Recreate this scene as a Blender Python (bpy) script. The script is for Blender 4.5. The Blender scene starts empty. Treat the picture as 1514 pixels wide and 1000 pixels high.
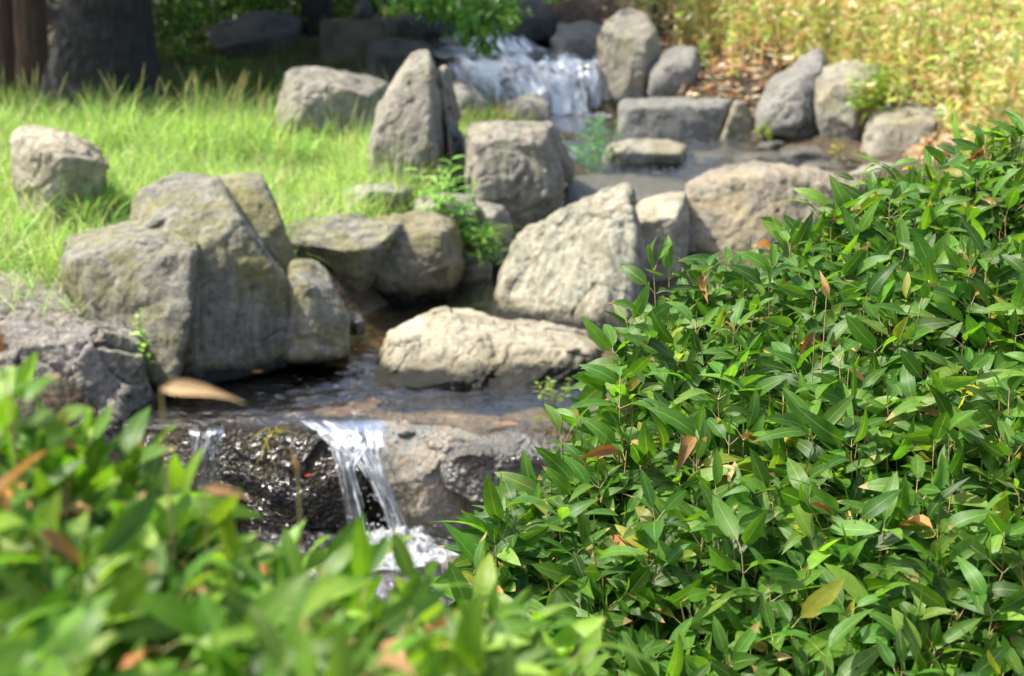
import bpy, bmesh, math, random
import numpy as np
from mathutils import Vector
from mathutils.bvhtree import BVHTree
random.seed(7); RNG = np.random.default_rng(11)
R = math.radians
SC = bpy.context.scene
COL = SC.collection

# ------------------------------------------------------------------ camera, sky, sun, exposure
CAMZ, PITCH, FPX = 1.9, R(14.0), 2080.0
cam_d = bpy.data.cameras.new('camera'); cam = bpy.data.objects.new('camera', cam_d); COL.objects.link(cam)
cam.location = (0, 0, CAMZ); cam.rotation_euler = (R(90) - PITCH, 0, 0)
cam_d.sensor_width = 36; cam_d.lens = FPX / 1514 * 36; cam_d.clip_start = .05; cam_d.clip_end = 400
cam_d.dof.use_dof = True; cam_d.dof.focus_distance = 3.0; cam_d.dof.aperture_fstop = 3.7; cam_d.dof.aperture_blades = 0
SC.camera = cam
SUN = Vector((-.55, .07, .82)).normalized()
world = bpy.data.worlds.new("World"); SC.world = world; world.use_nodes = True
wn = world.node_tree.nodes; wl = world.node_tree.links
bg = wn['Background']; sky = wn.new('ShaderNodeTexSky'); sky.sky_type = 'NISHITA'; sky.sun_disc = False
sky.sun_elevation = math.asin(SUN.z); sky.sun_rotation = math.atan2(SUN.x, SUN.y); sky.air_density = 1.0; sky.dust_density = 4.0
wl.new(sky.outputs[0], bg.inputs[0]); bg.inputs[1].default_value = .15
sl = bpy.data.lights.new('sun', 'SUN'); sl.energy = 4.2; sl.angle = R(.6); sl.color = (1, .95, .86)
sun = bpy.data.objects.new('sun', sl); COL.objects.link(sun); sun.rotation_euler = SUN.to_track_quat('Z', 'Y').to_euler(); sun.location = (0, 5, 20)
SC.view_settings.view_transform = 'Standard'; SC.view_settings.look = 'None'
SC.view_settings.exposure = 1.15; SC.view_settings.gamma = 1
SC.render.engine = 'CYCLES'
cy = SC.cycles; cy.use_denoising = True
cy.max_bounces = 8; cy.diffuse_bounces = 3; cy.glossy_bounces = 3; cy.transmission_bounces = 4; cy.transparent_max_bounces = 16
cy.caustics_reflective = False; cy.caustics_refractive = False; cy.sample_clamp_indirect = 6

# ------------------------------------------------------------------ helpers
def P(px, py, Y):
    """world point on the photograph's sight line through (px, py) at distance Y from the camera plane"""
    u = (px - 757) / FPX; v = (500 - py) / FPX
    dy = math.cos(PITCH) + v * math.sin(PITCH); dz = -math.sin(PITCH) + v * math.cos(PITCH)
    t = Y / dy
    return np.array((u * t, Y, CAMZ + dz * t))

def tag(o, label=None, cat=None, group=None, kind=None):
    if label: o['label'] = label
    if cat: o['category'] = cat
    if group: o['group'] = group
    if kind: o['kind'] = kind
    return o

def empty(name, loc, label, cat, group=None):
    o = bpy.data.objects.new(name, None); COL.objects.link(o); o.location = loc; o.empty_display_size = .1
    return tag(o, label, cat, group)

def mk(name, V, F, mat, parent=None, origin=None, attrs=None, smooth=True, mats=None, mi=None):
    V = np.asarray(V, float)
    o0 = np.zeros(3) if origin is None else np.asarray(origin, float)
    me = bpy.data.meshes.new(name)
    F = np.asarray(F, np.int32); k = F.shape[1]
    me.vertices.add(len(V)); me.vertices.foreach_set('co', (V - o0).astype(np.float32).ravel())
    me.loops.add(F.size); me.loops.foreach_set('vertex_index', F.ravel())
    me.polygons.add(len(F)); me.polygons.foreach_set('loop_start', np.arange(0, F.size, k, dtype=np.int32))
    me.polygons.foreach_set('loop_total', np.full(len(F), k, np.int32))
    if attrs:
        for nme, arr in attrs.items():
            arr = np.asarray(arr, np.float32)
            if arr.shape[1] == 3: arr = np.concatenate([arr, np.ones((len(arr), 1), np.float32)], 1)
            a = me.attributes.new(nme, 'FLOAT_COLOR', 'POINT'); a.data.foreach_set('color', arr.ravel())
    for m in (mats or [mat]): me.materials.append(m)
    if mi is not None: me.polygons.foreach_set('material_index', np.asarray(mi, np.int32))
    me.update(calc_edges=True)
    if smooth: me.polygons.foreach_set('use_smooth', np.ones(len(F), bool))
    ob = bpy.data.objects.new(name, me); COL.objects.link(ob); ob.location = o0
    if parent:
        ob.parent = parent; ob.location = o0 - np.array(parent.location)
    return ob

# --- numpy noise
_perm = np.random.default_rng(3).permutation(256); _perm = np.concatenate([_perm, _perm, _perm])
_g = np.random.default_rng(4).normal(size=(256, 3)); _g /= np.linalg.norm(_g, axis=1)[:, None]
def perlin(p):
    p = np.asarray(p, float); i = np.floor(p).astype(int); f = p - i; i &= 255
    w = f * f * f * (f * (f * 6 - 15) + 10); r = np.zeros(len(p))
    for a in (0, 1):
        for b in (0, 1):
            for c in (0, 1):
                h = _perm[_perm[_perm[(i[:, 0] + a) & 255] + ((i[:, 1] + b) & 255)] + ((i[:, 2] + c) & 255)]
                d = (_g[h] * (f - np.array((a, b, c)))).sum(1)
                r += d * (w[:, 0] if a else 1 - w[:, 0]) * (w[:, 1] if b else 1 - w[:, 1]) * (w[:, 2] if c else 1 - w[:, 2])
    return r * 1.5
def fbm(p, o=4, g=.5):
    r = 0; a = 1
    for k in range(o): r = r + a * perlin(p * 2.03 ** k + k * 17.3); a *= g
    return r
def ridged(p, o=4, g=.5):
    r = 0; a = 1
    for k in range(o): r = r + a * (.45 - np.abs(perlin(p * 2.03 ** k + k * 9.7))); a *= g
    return r
_cj = np.random.default_rng(5).random((256, 3))
def cells(p):
    """F1, F2, cell hash"""
    i = np.floor(p).astype(int); f1 = np.full(len(p), 9.); f2 = np.full(len(p), 9.); hid = np.zeros(len(p), int); key = np.zeros(len(p), int)
    for a in (-1, 0, 1):
        for b in (-1, 0, 1):
            for c in (-1, 0, 1):
                q = i + np.array((a, b, c)); qq = q & 255
                h = _perm[_perm[_perm[qq[:, 0]] + qq[:, 1]] + qq[:, 2]]
                d = np.linalg.norm(q + _cj[h] - p, axis=1)
                near = d < f1; f2 = np.where(near, f1, np.minimum(f2, d)); hid = np.where(near, h, hid); key = np.where(near, (q * np.array((7919, 104729, 611953))).sum(1), key); f1 = np.where(near, d, f1)
    return f1, f2, hid, key

# ------------------------------------------------------------------ material helpers
class NT:
    def __init__(s, name):
        s.m = bpy.data.materials.new(name); s.m.use_nodes = True; s.t = s.m.node_tree; s.n = s.t.nodes; s.l = s.t.links
        s.n.clear(); s.out = s.n.new('ShaderNodeOutputMaterial')
    def node(s, typ, **kw):
        o = s.n.new(typ)
        for k, v in kw.items():
            if k in ('operation', 'blend_type', 'data_type', 'attribute_name', 'noise_dimensions', 'feature', 'distance', 'wave_type', 'noise_type', 'interpolation_type', 'clamp'):
                setattr(o, k, v)
            elif isinstance(v, (bpy.types.NodeSocket,)): s.l.new(v, o.inputs[k.replace('__', ' ')] if not k[1:].isdigit() else o.inputs[int(k[1:])])
            else:
                (o.inputs[int(k[1:])] if k[1:].isdigit() else o.inputs[k.replace('__', ' ')]).default_value = v
        return o
    def noise(s, vec, scale, detail=5, rough=.55, dist=0):
        return s.node('ShaderNodeTexNoise', Vector=vec, Scale=float(scale), Detail=float(detail), Roughness=rough, Distortion=float(dist)).outputs[0]
    def ramp(s, fac, stops, mode='LINEAR'):
        o = s.n.new('ShaderNodeValToRGB'); s.l.new(fac, o.inputs[0]); e = o.color_ramp.elements; o.color_ramp.interpolation = mode
        while len(e) < len(stops): e.new(.5)
        for k, (p, c) in enumerate(stops):
            e[k].position = p; e[k].color = (c, c, c, 1) if not hasattr(c, '__len__') else (*c, 1)
        return o.outputs[0]
    def mix(s, fac, a, b, bt='MIX'):
        o = s.n.new('ShaderNodeMix'); o.data_type = 'RGBA'; o.blend_type = bt
        for i, v in ((0, fac), (6, a), (7, b)):
            if isinstance(v, bpy.types.NodeSocket): s.l.new(v, o.inputs[i])
            elif i == 0: o.inputs[0].default_value = v
            else: o.inputs[i].default_value = (*v, 1)
        return o.outputs[2]
    def math(s, op, a, b=0., clamp=False):
        o = s.n.new('ShaderNodeMath'); o.operation = op; o.use_clamp = clamp
        for i, v in ((0, a), (1, b)):
            if isinstance(v, bpy.types.NodeSocket): s.l.new(v, o.inputs[i])
            else: o.inputs[i].default_value = v
        return o.outputs[0]
    def mapping(s, vec, scale=(1, 1, 1), rot=(0, 0, 0), loc=(0, 0, 0)):
        o = s.n.new('ShaderNodeMapping'); s.l.new(vec, o.inputs[0]); o.inputs[1].default_value = loc; o.inputs[2].default_value = rot; o.inputs[3].default_value = scale
        return o.outputs[0]
    def bump(s, h, strength, dist, normal=None):
        o = s.n.new('ShaderNodeBump'); s.l.new(h, o.inputs['Height']); o.inputs['Strength'].default_value = strength; o.inputs['Distance'].default_value = dist
        if normal: s.l.new(normal, o.inputs['Normal'])
        return o.outputs[0]
    def surf(s, sh): s.l.new(sh, s.out.inputs[0]); return s.m
    def principled(s, col, rough=.8, spec=.5, normal=None, **kw):
        o = s.n.new('ShaderNodeBsdfPrincipled')
        for nme, v in (('Base Color', col), ('Roughness', rough), ('Specular IOR Level', spec), ('Normal', normal)):
            if v is None: continue
            if isinstance(v, bpy.types.NodeSocket): s.l.new(v, o.inputs[nme])
            elif hasattr(v, '__len__'): o.inputs[nme].default_value = (*v, 1)
            else: o.inputs[nme].default_value = v
        return o.outputs[0]

def rock_mat(name, c1, c2, c3, moss=0., grain=0., gdir=(0, 0, 0), wet_z=None, all_wet=False, lichen=.25, mosscol=(.17, .16, .05), scale=1.0):
    s = NT(name); geo = s.n.new('ShaderNodeNewGeometry'); pos = geo.outputs['Position']
    p1 = s.mapping(pos, (scale,) * 3, loc=(random.random() * 9, random.random() * 9, random.random() * 9))
    n1 = s.noise(p1, 2.6, 6, .6, .6); n2 = s.noise(p1, 9, 8, .66, .3); n3 = s.noise(p1, 38, 6, .7); n4 = s.noise(p1, 130, 3, .6)
    gr = s.noise(s.mapping(p1, (9, 9, 1.2), rot=gdir), 1.6, 7, .62, .9)
    ps = s.mapping(p1, (4.5, 4.5, .45), rot=gdir) if grain >= 1 else p1
    if grain >= 1: n1 = s.noise(ps, 1.3, 6, .6, .5)
    a = s.mix(s.ramp(n1, [(.36, 0.), (.64, 1.)]), c1, c2)
    a = s.mix(s.ramp(gr, [(.42, 0.), (.7, 1.)]), a, c3) if grain > 0 else s.mix(s.ramp(n2, [(.52, 0.), (.66, .8)]), a, c3)
    a = s.mix(s.ramp(n2, [(.33, .75), (.47, 0.)]), a, tuple(x * .42 for x in c1))            # dark mineral patches
    vo = s.node('ShaderNodeTexVoronoi', Vector=p1, Scale=26.)
    pale = s.math('MULTIPLY', s.ramp(n3, [(.54, 0.), (.66, 1.)]), s.ramp(n1, [(.4, .3), (.6, 1.)]))
    a = s.mix(s.math('MULTIPLY', pale, lichen * 2), a, (.50, .48, .42))                        # pale lichen flecks
    a = s.mix(s.ramp(n3, [(.30, .65), (.42, 0.)]), a, (.04, .036, .03))                       # pits
    if moss > 0:
        mm = s.noise(s.mapping(p1, loc=(4, 2, 7)), 3.4, 7, .68, .5)
        a = s.mix(s.math('MULTIPLY', s.ramp(mm, [(.47, 0.), (.6, 1.)]), moss), a, mosscol)
    # fine value grain
    a = s.mix(.6, a, s.ramp(s.noise(ps, 5.5 if grain < 1 else 2.4, 9, .7, 1.2), [(.33, .35), (.5, .85), (.68, 1.25)]), 'MULTIPLY')
    a = s.mix(.38, a, s.ramp(n4, [(.25, .28), (.75, .9)]), 'MULTIPLY')
    a = s.mix(1., a, (1.46, 1.46, 1.38), 'MULTIPLY')
    rough = .86
    if all_wet:
        a = s.mix(1., a, (.5, .5, .5), 'MULTIPLY'); rough = s.ramp(n3, [(.3, .06), (.7, .30)])
    elif wet_z is not None:
        sep = s.n.new('ShaderNodeSeparateXYZ'); s.l.new(pos, sep.inputs[0])
        zz = s.math('ADD', sep.outputs[2], s.math('MULTIPLY', s.math('SUBTRACT', n2, .5), -.16))
        band = s.node('ShaderNodeMapRange', Value=zz)
        band.inputs[1].default_value = wet_z + .055; band.inputs[2].default_value = wet_z + .10; band.inputs[3].default_value = 1; band.inputs[4].default_value = 0
        mband = s.node('ShaderNodeMapRange', Value=zz)
        mband.inputs[1].default_value = wet_z + .06; mband.inputs[2].default_value = wet_z + .14; mband.inputs[3].default_value = .55; mband.inputs[4].default_value = 0
        a = s.mix(mband.outputs[0], a, (.12, .10, .035))
        a = s.mix(band.outputs[0], a, (.018, .018, .012))
        rough = s.math('SUBTRACT', .86, s.math('MULTIPLY', band.outputs[0], .62))
    h = s.math('ADD', s.math('MULTIPLY', n2, .6), s.math('MULTIPLY', n3, .5))
    h = s.math('ADD', h, s.math('MULTIPLY', n4, .12))
    if grain > 0: h = s.math('ADD', h, s.math('MULTIPLY', gr, .7 * grain))
    nb = s.bump(h, .85, .05)
    sp = .3 if not all_wet else .8
    return s.surf(s.principled(a, rough, sp, nb))

def leaf_mat(name, trans=.35, rough=.36, veins=True, tint=(1.5, 1.7, .5), spec=.5):
    s = NT(name)
    c = s.node('ShaderNodeAttribute', attribute_name='lc'); t = s.node('ShaderNodeAttribute', attribute_name='lt')
    sp = s.n.new('ShaderNodeSeparateColor'); s.l.new(t.outputs['Color'], sp.inputs[0])
    col = c.outputs['Color']; nb = None
    geo = s.n.new('ShaderNodeNewGeometry')
    nz = s.noise(geo.outputs['Position'], 55, 4, .6)
    col = s.mix(.5, col, s.ramp(nz, [(.3, .62), (.7, 1.3)]), 'MULTIPLY')
    spk = s.noise(geo.outputs['Position'], 210, 2, .5)
    col = s.mix(s.ramp(spk, [(.70, 0.), (.74, .7)]), col, (.20, .13, .05))
    # dry tip
    tip = s.math('ADD', sp.outputs[0], s.math('MULTIPLY', s.math('SUBTRACT', nz, .5), .35))
    tipf = s.math('GREATER_THAN', tip, sp.outputs[2])
    col = s.mix(tipf, col, (.42, .28, .12))
    if veins:
        mid = s.math('ABSOLUTE', s.math('SUBTRACT', sp.outputs[1], .5))
        midf = s.math('LESS_THAN', mid, .035)
        col = s.mix(s.math('MULTIPLY', midf, .35), col, (.35, .45, .14))
        w = s.math('SINE', s.math('MULTIPLY', sp.outputs[1], 75.)); nb = s.bump(w, .22, .0006)
    b = s.principled(col, rough, spec, nb)
    tr = s.node('ShaderNodeBsdfTranslucent', Color=s.mix(1., col, tint, 'MULTIPLY'))
    if nb: s.l.new(nb, tr.inputs['Normal'])
    mx = s.node('ShaderNodeMixShader', Fac=trans, i1=b, i2=tr.outputs[0])
    return s.surf(mx.outputs[0])

def plain_mat(name, col, rough=.8, col2=None, scale=20, bump=.3, dist=.01, stretch=(1, 1, 1)):
    s = NT(name); geo = s.n.new('ShaderNodeNewGeometry'); p = s.mapping(geo.outputs['Position'], stretch)
    n = s.noise(p, scale, 7, .65, .3)
    c = s.mix(s.ramp(n, [(.35, 0.), (.65, 1.)]), col, col2 or tuple(x * .5 for x in col))
    return s.surf(s.principled(c, rough, .4, s.bump(n, bump, dist)))

def water_mat(name, tint, scale=9, strength=.35, rough=.06, foam=0., stretch=(1, 1, 1), detail=4):
    s = NT(name); geo = s.n.new('ShaderNodeNewGeometry'); p = s.mapping(geo.outputs['Position'], stretch)
    n = s.noise(p, scale, detail, .6, .8); n2 = s.noise(p, scale * 3.5, min(detail, 2), .6, .4)
    h = s.math('ADD', n, s.math('MULTIPLY', n2, .35))
    nb = s.bump(h, strength, .06)
    fr = s.node('ShaderNodeFresnel', IOR=1.36, Normal=nb)
    tr = s.node('ShaderNodeBsdfTransparent', Color=(*tint, 1))
    gl = s.node('ShaderNodeBsdfGlossy', Roughness=rough, Normal=nb)
    gl.inputs[0].default_value = (1, 1, 1, 1)
    f = s.math('ADD', s.math('MULTIPLY', fr.outputs[0], 1.7), .05, True)
    mx = s.node('ShaderNodeMixShader', Fac=f, i1=tr.outputs[0], i2=gl.outputs[0])
    sh = mx.outputs[0]
    if foam > 0:
        ff = s.noise(s.mapping(geo.outputs['Position'], stretch), 14, 6, .7, 1.2)
        d = s.principled((.8, .82, .84), .5, .5, nb)
        sh = s.node('ShaderNodeMixShader', Fac=s.ramp(ff, [(.62 - foam * .3, 0.), (.72 - foam * .3, .9)]), i1=sh, i2=d).outputs[0]
    return s.surf(sh)

def fall_mat(name, nu=26., nv=2.2, lo=.42, hi=.6, white=(.82, .85, .88), bmp=.9):
    s = NT(name); t = s.node('ShaderNodeAttribute', attribute_name='lt')
    p = s.mapping(t.outputs['Color'], (nu, nv, 1))
    n = s.noise(p, 1., 7, .62, .5); n2 = s.noise(p, 3.1, 4, .6, .3)
    nb = s.bump(s.math('ADD', n, s.math('MULTIPLY', n2, .3)), bmp, .03)
    fr = s.node('ShaderNodeFresnel', IOR=1.34, Normal=nb)
    tr = s.node('ShaderNodeBsdfTransparent', Color=(.86, .9, .9, 1)); gl = s.node('ShaderNodeBsdfGlossy', Roughness=.12, Normal=nb)
    wa = s.node('ShaderNodeMixShader', Fac=s.math('ADD', fr.outputs[0], .03, True), i1=tr.outputs[0], i2=gl.outputs[0])
    fo = s.principled(white, .35, .6, nb)
    sp = s.n.new('ShaderNodeSeparateColor'); s.l.new(t.outputs['Color'], sp.inputs[0])
    k = s.math('MULTIPLY', s.ramp(n, [(lo, 0.), (hi, 1.)]), sp.outputs[2])
    wet = s.node('ShaderNodeMixShader', Fac=k, i1=wa.outputs[0], i2=fo)
    edge = s.math('MULTIPLY', sp.outputs[2], s.math('ADD', n2, .5)); tr2 = s.node('ShaderNodeBsdfTransparent')
    return s.surf(s.node('ShaderNodeMixShader', Fac=s.ramp(edge, [(.25, 0.), (.6, 1.)]), i1=tr2.outputs[0], i2=wet.outputs[0]).outputs[0])

# ------------------------------------------------------------------ leaf / blade / tube arrays
def nrm(a): return a / np.maximum(np.linalg.norm(a, axis=1)[:, None], 1e-9)
def leaf_arrays(base, d, up, L, W, col, droop=.25, fold=.25, seg=6, across=3, prof='leaf', tip=None, twist=None):
    N = len(base); d = nrm(d); side = nrm(np.cross(d, up)); up = np.cross(side, d)
    t = np.linspace(0, 1, seg + 1)
    if prof == 'leaf':
        w = np.sin(np.pi * np.clip(t, 0, 1) ** .80) ** .72 * (1 - .10 * t); w[0] = .06; w[-1] = .0
    elif prof == 'blade':
        w = (1 - t ** 2.2) * .9 + .02; w[-1] = .01
    s_ = np.linspace(-1, 1, across)
    T, S = np.meshgrid(t, s_, indexing='ij')                   # seg+1, across
    Wt = np.repeat(w[:, None], across, 1)
    dr = np.broadcast_to(np.asarray(droop, float), (N,)); fo = np.broadcast_to(np.asarray(fold, float), (N,))
    x = T[None] * L[:, None, None] * (1 - .18 * np.abs(dr[:, None, None]) * T[None])
    y = S[None] * Wt[None] * W[:, None, None] * .5
    z = -dr[:, None, None] * T[None] ** 2 * L[:, None, None] + fo[:, None, None] * np.abs(S[None]) * Wt[None] * W[:, None, None] * .5
    if twist is not None:
        a = twist[:, None, None] * T[None]; y, z = y * np.cos(a), z + y * np.sin(a)
    V = base[:, None, None, :] + x[..., None] * d[:, None, None, :] + y[..., None] * side[:, None, None, :] + z[..., None] * up[:, None, None, :]
    nv = (seg + 1) * across
    V = V.reshape(-1, 3)
    f = []
    for i in range(seg):
        for j in range(across - 1):
            a = i * across + j; f.append((a, a + 1, a + across + 1, a + across))
    F = (np.array(f)[None] + (np.arange(N) * nv)[:, None, None]).reshape(-1, 4)
    lc = np.repeat(col, nv, 0)
    if tip is None: tip = np.full(N, 9.)
    lt = np.stack([np.tile(T.ravel(), N), np.tile((S.ravel() + 1) / 2, N), np.repeat(tip, nv)], 1)
    return V, F, lc, lt

def tube_arrays(paths, radii, sides=4):
    """paths: list of (k,3); radii list of (k,)"""
    VV, FF = [], []; off = 0
    for p, r in zip(paths, radii):
        p = np.asarray(p, float); k = len(p)
        tg = np.gradient(p, axis=0); tg = nrm(tg)
        ref = np.array((0.31, .95, .05)) if abs(tg[0][2]) > .7 else np.array((0, 0, 1.))
        a = nrm(np.cross(tg, ref)); b = np.cross(tg, a)
        th = np.arange(sides) * 2 * np.pi / sides
        ring = p[:, None] + np.asarray(r)[:, None, None] * (np.cos(th)[None, :, None] * a[:, None] + np.sin(th)[None, :, None] * b[:, None])
        VV.append(ring.reshape(-1, 3))
        i = np.arange(k - 1)[:, None]; j = np.arange(sides)[None]; jn = (j + 1) % sides
        FF.append(np.stack([i * sides + j, i * sides + jn, (i + 1) * sides + jn, (i + 1) * sides + j], -1).reshape(-1, 4) + off)
        off += k * sides
    return np.concatenate(VV), np.concatenate(FF)

def cat(parts):
    V, F, A, B = [], [], [], []; o = 0
    for v, f, a, b in parts: V.append(v); F.append(f + o); A.append(a); B.append(b); o += len(v)
    return np.concatenate(V), np.concatenate(F), np.concatenate(A), np.concatenate(B)

def pick(pal, n, jit=.18):
    """pal: list of (weight, rgb)"""
    w = np.array([p[0] for p in pal], float); w /= w.sum(); c = np.array([p[1] for p in pal])[RNG.choice(len(pal), n, p=w)]
    return c * (1 + RNG.normal(0, jit, (n, 1))).clip(.5, 1.6) * (1 + RNG.normal(0, .06, (n, 3)))

# ------------------------------------------------------------------ ground
GC = np.array([
 # lower pool bed
 (-.5, 4.2, -.75), (-.5, 5.0, -.7), (-.6, 5.6, -.65), (-.1, 5.4, -.65), (-1.1, 5.5, -.6), (-.6, 5.9, -.6), (-1.3, 5.9, -.55),
 # main pool bed
 (-.9, 6.5, -.13), (-.4, 6.6, -.13), (.2, 6.5, -.12), (-1.2, 6.9, -.13), (-.6, 7.2, -.15), (-1.0, 7.6, -.16), (-.4, 8.5, -.14), (-.2, 9.2, -.12), (-.6, 8, -.15), (.4, 7.2, -.1),
 (0.1, 9.9, .0), (.4, 10.5, .18), (1.0, 11.5, .25), (2, 12.5, .3), (2.7, 12.6, .32), (.5, 13, .35), (.9, 14.4, .45), (.1, 14.6, .48), (1.6, 13.6, .36),
 (.2, 16.6, .95), (.1, 17.8, 1.25), (.6, 20, 1.7),
 # left bank and lawn
 (-2.3, 6.2, .15), (-2.0, 6.8, .2), (-2.4, 7.2, .42), (-1.75, 7.6, .3), (-2.9, 6.9, .42), (-3.5, 8.2, .5), (-1.9, 8.3, .45), (-1.35, 8.3, .3), (-1.1, 9.0, .42), (-.75, 9.3, .3), (-1.0, 9.8, .48),
 (-2.4, 9.5, .5), (-.8, 11.2, .52), (-1.6, 12.3, .6), (-.3, 12.2, .55), (-3.2, 12, .62), (-5, 12, .66), (-4, 10, .55), (-6.5, 9, .55), (-.2, 13.8, .66), (-1.4, 14, .75),
 (-4, 14.2, .75), (-2.4, 15.5, .85), (-5, 18, 1.1), (-2, 18.5, 1.25), (-8, 16, 1.), (-10, 25, 1.8), (0, 25, 2.4), (-14, 12, .9), (-12, 5, .5),
 # right bank
 (3.6, 11, .5), (3.2, 13.2, .55), (4.4, 12.2, .7), (4, 13.8, 1.05), (5, 16, 1.75), (3, 15.8, 1.35), (2.0, 15.6, 1.05), (1.4, 16.4, 1.25), (1.3, 18.5, 1.8), (7, 14, 1.9), (8, 18, 3.0), (4, 20, 2.9), (6, 11, 1.1), (3, 9, .5), (2.5, 7.5, .4), (1.5, 6.5, .28), (1.1, 5.2, .2),
 (.9, 8.2, .1), (1.6, 9.2, .25), (1.5, 10.2, .3), (12, 14, 3), (14, 8, 2.2), (12, 25, 4.5), (4, 28, 4), (20, 20, 5),
 # under the bushes and the camera
 (.3, 3.2, .42), (.9, 2.6, .3), (1.2, 3.6, .55), (2.0, 4.0, .6), (2.2, 2.6, .6), (.5, 2.0, .3), (0, 2.2, .3), (-.1, 3.4, 0.), (.6, 4.4, .1), (-.6, 1.6, .55), (0, 1.2, .65), (0, 0, .5), (-1.6, 2, .55), (-2.5, 4, .1), (-1.6, 4.6, -.25), (-1.8, 5.4, -.2), (-.3, 3.2, -.2),
 (4, 4, .9), (3, 0, .5), (-4, 0, .5), (-6, 4, .4), (8, 6, 1.2), (0, -6, .5), (-20, 0, .6), (20, 0, 1.5), (-20, 25, 2), (0, 45, 5), (-25, 50, 5), (25, 50, 8)], float)
def G(x, y):
    x = np.asarray(x, float); y = np.asarray(y, float); sh = x.shape; x = x.ravel(); y = y.ravel()
    out = np.empty(len(x))
    for a in range(0, len(x), 20000):
        d2 = (x[a:a + 20000, None] - GC[:, 0]) ** 2 + (y[a:a + 20000, None] - GC[:, 1]) ** 2 + .012
        w = d2 ** -1.9; out[a:a + 20000] = (w * GC[:, 2]).sum(1) / w.sum(1)
    return out.reshape(sh)

def ground():
    xs = np.unique(np.concatenate([np.linspace(-60, -7, 22), np.linspace(-7, 6, 187), np.linspace(6, 60, 24)]))
    ys = np.unique(np.concatenate([np.linspace(-30, 1, 14), np.linspace(1, 19, 257), np.linspace(19, 90, 28)]))
    X, Y = np.meshgrid(xs, ys); Z = G(X, Y)
    p = np.stack([X.ravel(), Y.ravel(), np.zeros(X.size)], 1)
    near = np.exp(-np.maximum(np.abs(p[:, 1] - 9) - 9, 0) / 5)
    Z = Z.ravel() + (fbm(p * 1.7, 4) * .05 + ridged(p * 6, 3) * .015) * near
    V = np.stack([X.ravel(), Y.ravel(), Z], 1); nx = len(xs); ny = len(ys)
    i, j = np.meshgrid(np.arange(ny - 1), np.arange(nx - 1), indexing='ij'); a = (i * nx + j).ravel()
    F = np.stack([a, a + 1, a + nx + 1, a + nx], 1)
    s = NT('soil'); geo = s.n.new('ShaderNodeNewGeometry'); pos = geo.outputs['Position']
    n = s.noise(pos, 3, 8, .65, .4); n2 = s.noise(pos, 26, 6, .7); vo = s.node('ShaderNodeTexVoronoi', Vector=pos, Scale=22.)
    c = s.mix(s.ramp(n, [(.35, 0.), (.65, 1.)]), (.035, .027, .016), (.09, .066, .036))
    c = s.mix(s.ramp(n2, [(.5, 0.), (.7, .8)]), c, (.17, .13, .08))
    sz = s.n.new('ShaderNodeSeparateXYZ'); s.l.new(pos, sz.inputs[0])
    bed = s.node('ShaderNodeMapRange', Value=sz.outputs[2]); bed.inputs[1].default_value = .06; bed.inputs[2].default_value = -.03; bed.inputs[3].default_value = 0; bed.inputs[4].default_value = 1
    c = s.mix(bed.outputs[0], c, s.mix(s.ramp(n2, [(.4, 0.), (.6, 1.)]), (.26, .205, .12), (.14, .11, .065)))
    c = s.mix(.35, c, vo.outputs['Color'], 'MULTIPLY')
    h = s.math('ADD', s.math('MULTIPLY', vo.outputs['Distance'], -1.), n2)
    m = s.surf(s.principled(c, .8, .3, s.bump(h, .7, .03)))
    o = mk('ground', V, F, m); tag(o, 'brown soil and streambed running under the rocks and plants', kind='structure')
ground()

# ------------------------------------------------------------------ rocks
def mesh_obj_eval(V, polys):
    bm = bmesh.new()
    return bm
def loft(outline, Y0, T, focus=None, sc=(.62, .9, 1., .9, .6), dep=(0, .16, .5, .84, 1), drop=0, n=36):
    """closed lump: the outline (photo pixels, clockwise) at mid depth, shrinking rings in front of it and behind it"""
    pts = np.array(outline, float); m = len(pts)
    # resample
    seg = np.roll(pts, -1, 0) - pts; ln = np.linalg.norm(seg, axis=1); cum = np.concatenate([[0], np.cumsum(ln)]); tt = np.linspace(0, cum[-1], n, endpoint=False)
    q = np.stack([np.interp(tt, cum, np.append(pts[:, k], pts[0, k])) for k in (0, 1)], 1)
    if focus is None: focus = (q[:, 0].mean(), q[:, 1].max() * .45 + q[:, 1].mean() * .55)
    fo = np.array(focus, float); rings = []
    for s_, d_ in zip(sc, dep):
        r = fo + (q - fo) * s_
        if d_ < .5: r[:, 1] += drop * (1 - d_ / .5)
        rings.append(np.array([P(a, b, Y0 + T * d_) for a, b in r]))
    return rings
def piece_to_bm(bm, piece):
    kind = piece[0]
    if kind == 'L':
        rings = loft(*piece[1], **piece[2]); n = len(rings[0])
        vs = [[bm.verts.new(v) for v in r] for r in rings]
        for a, b in zip(vs[:-1], vs[1:]):
            for i in range(n): bm.faces.new((a[i], a[(i + 1) % n], b[(i + 1) % n], b[i]))
        for r, fl in ((vs[0], True), (vs[-1], False)):
            c = bm.verts.new(sum((v.co for v in r), Vector()) / n)
            for i in range(n): bm.faces.new((r[(i + 1) % n], r[i], c) if fl else (r[i], r[(i + 1) % n], c))
    else:
        vs = [bm.verts.new(P(*q)) for q in piece[1]]
        res = bmesh.ops.convex_hull(bm, input=vs, use_existing_faces=False)
        junk = [v for v in vs if not v.link_faces]
        if junk: bmesh.ops.delete(bm, geom=junk, context='VERTS')
ROCKS = {}
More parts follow.
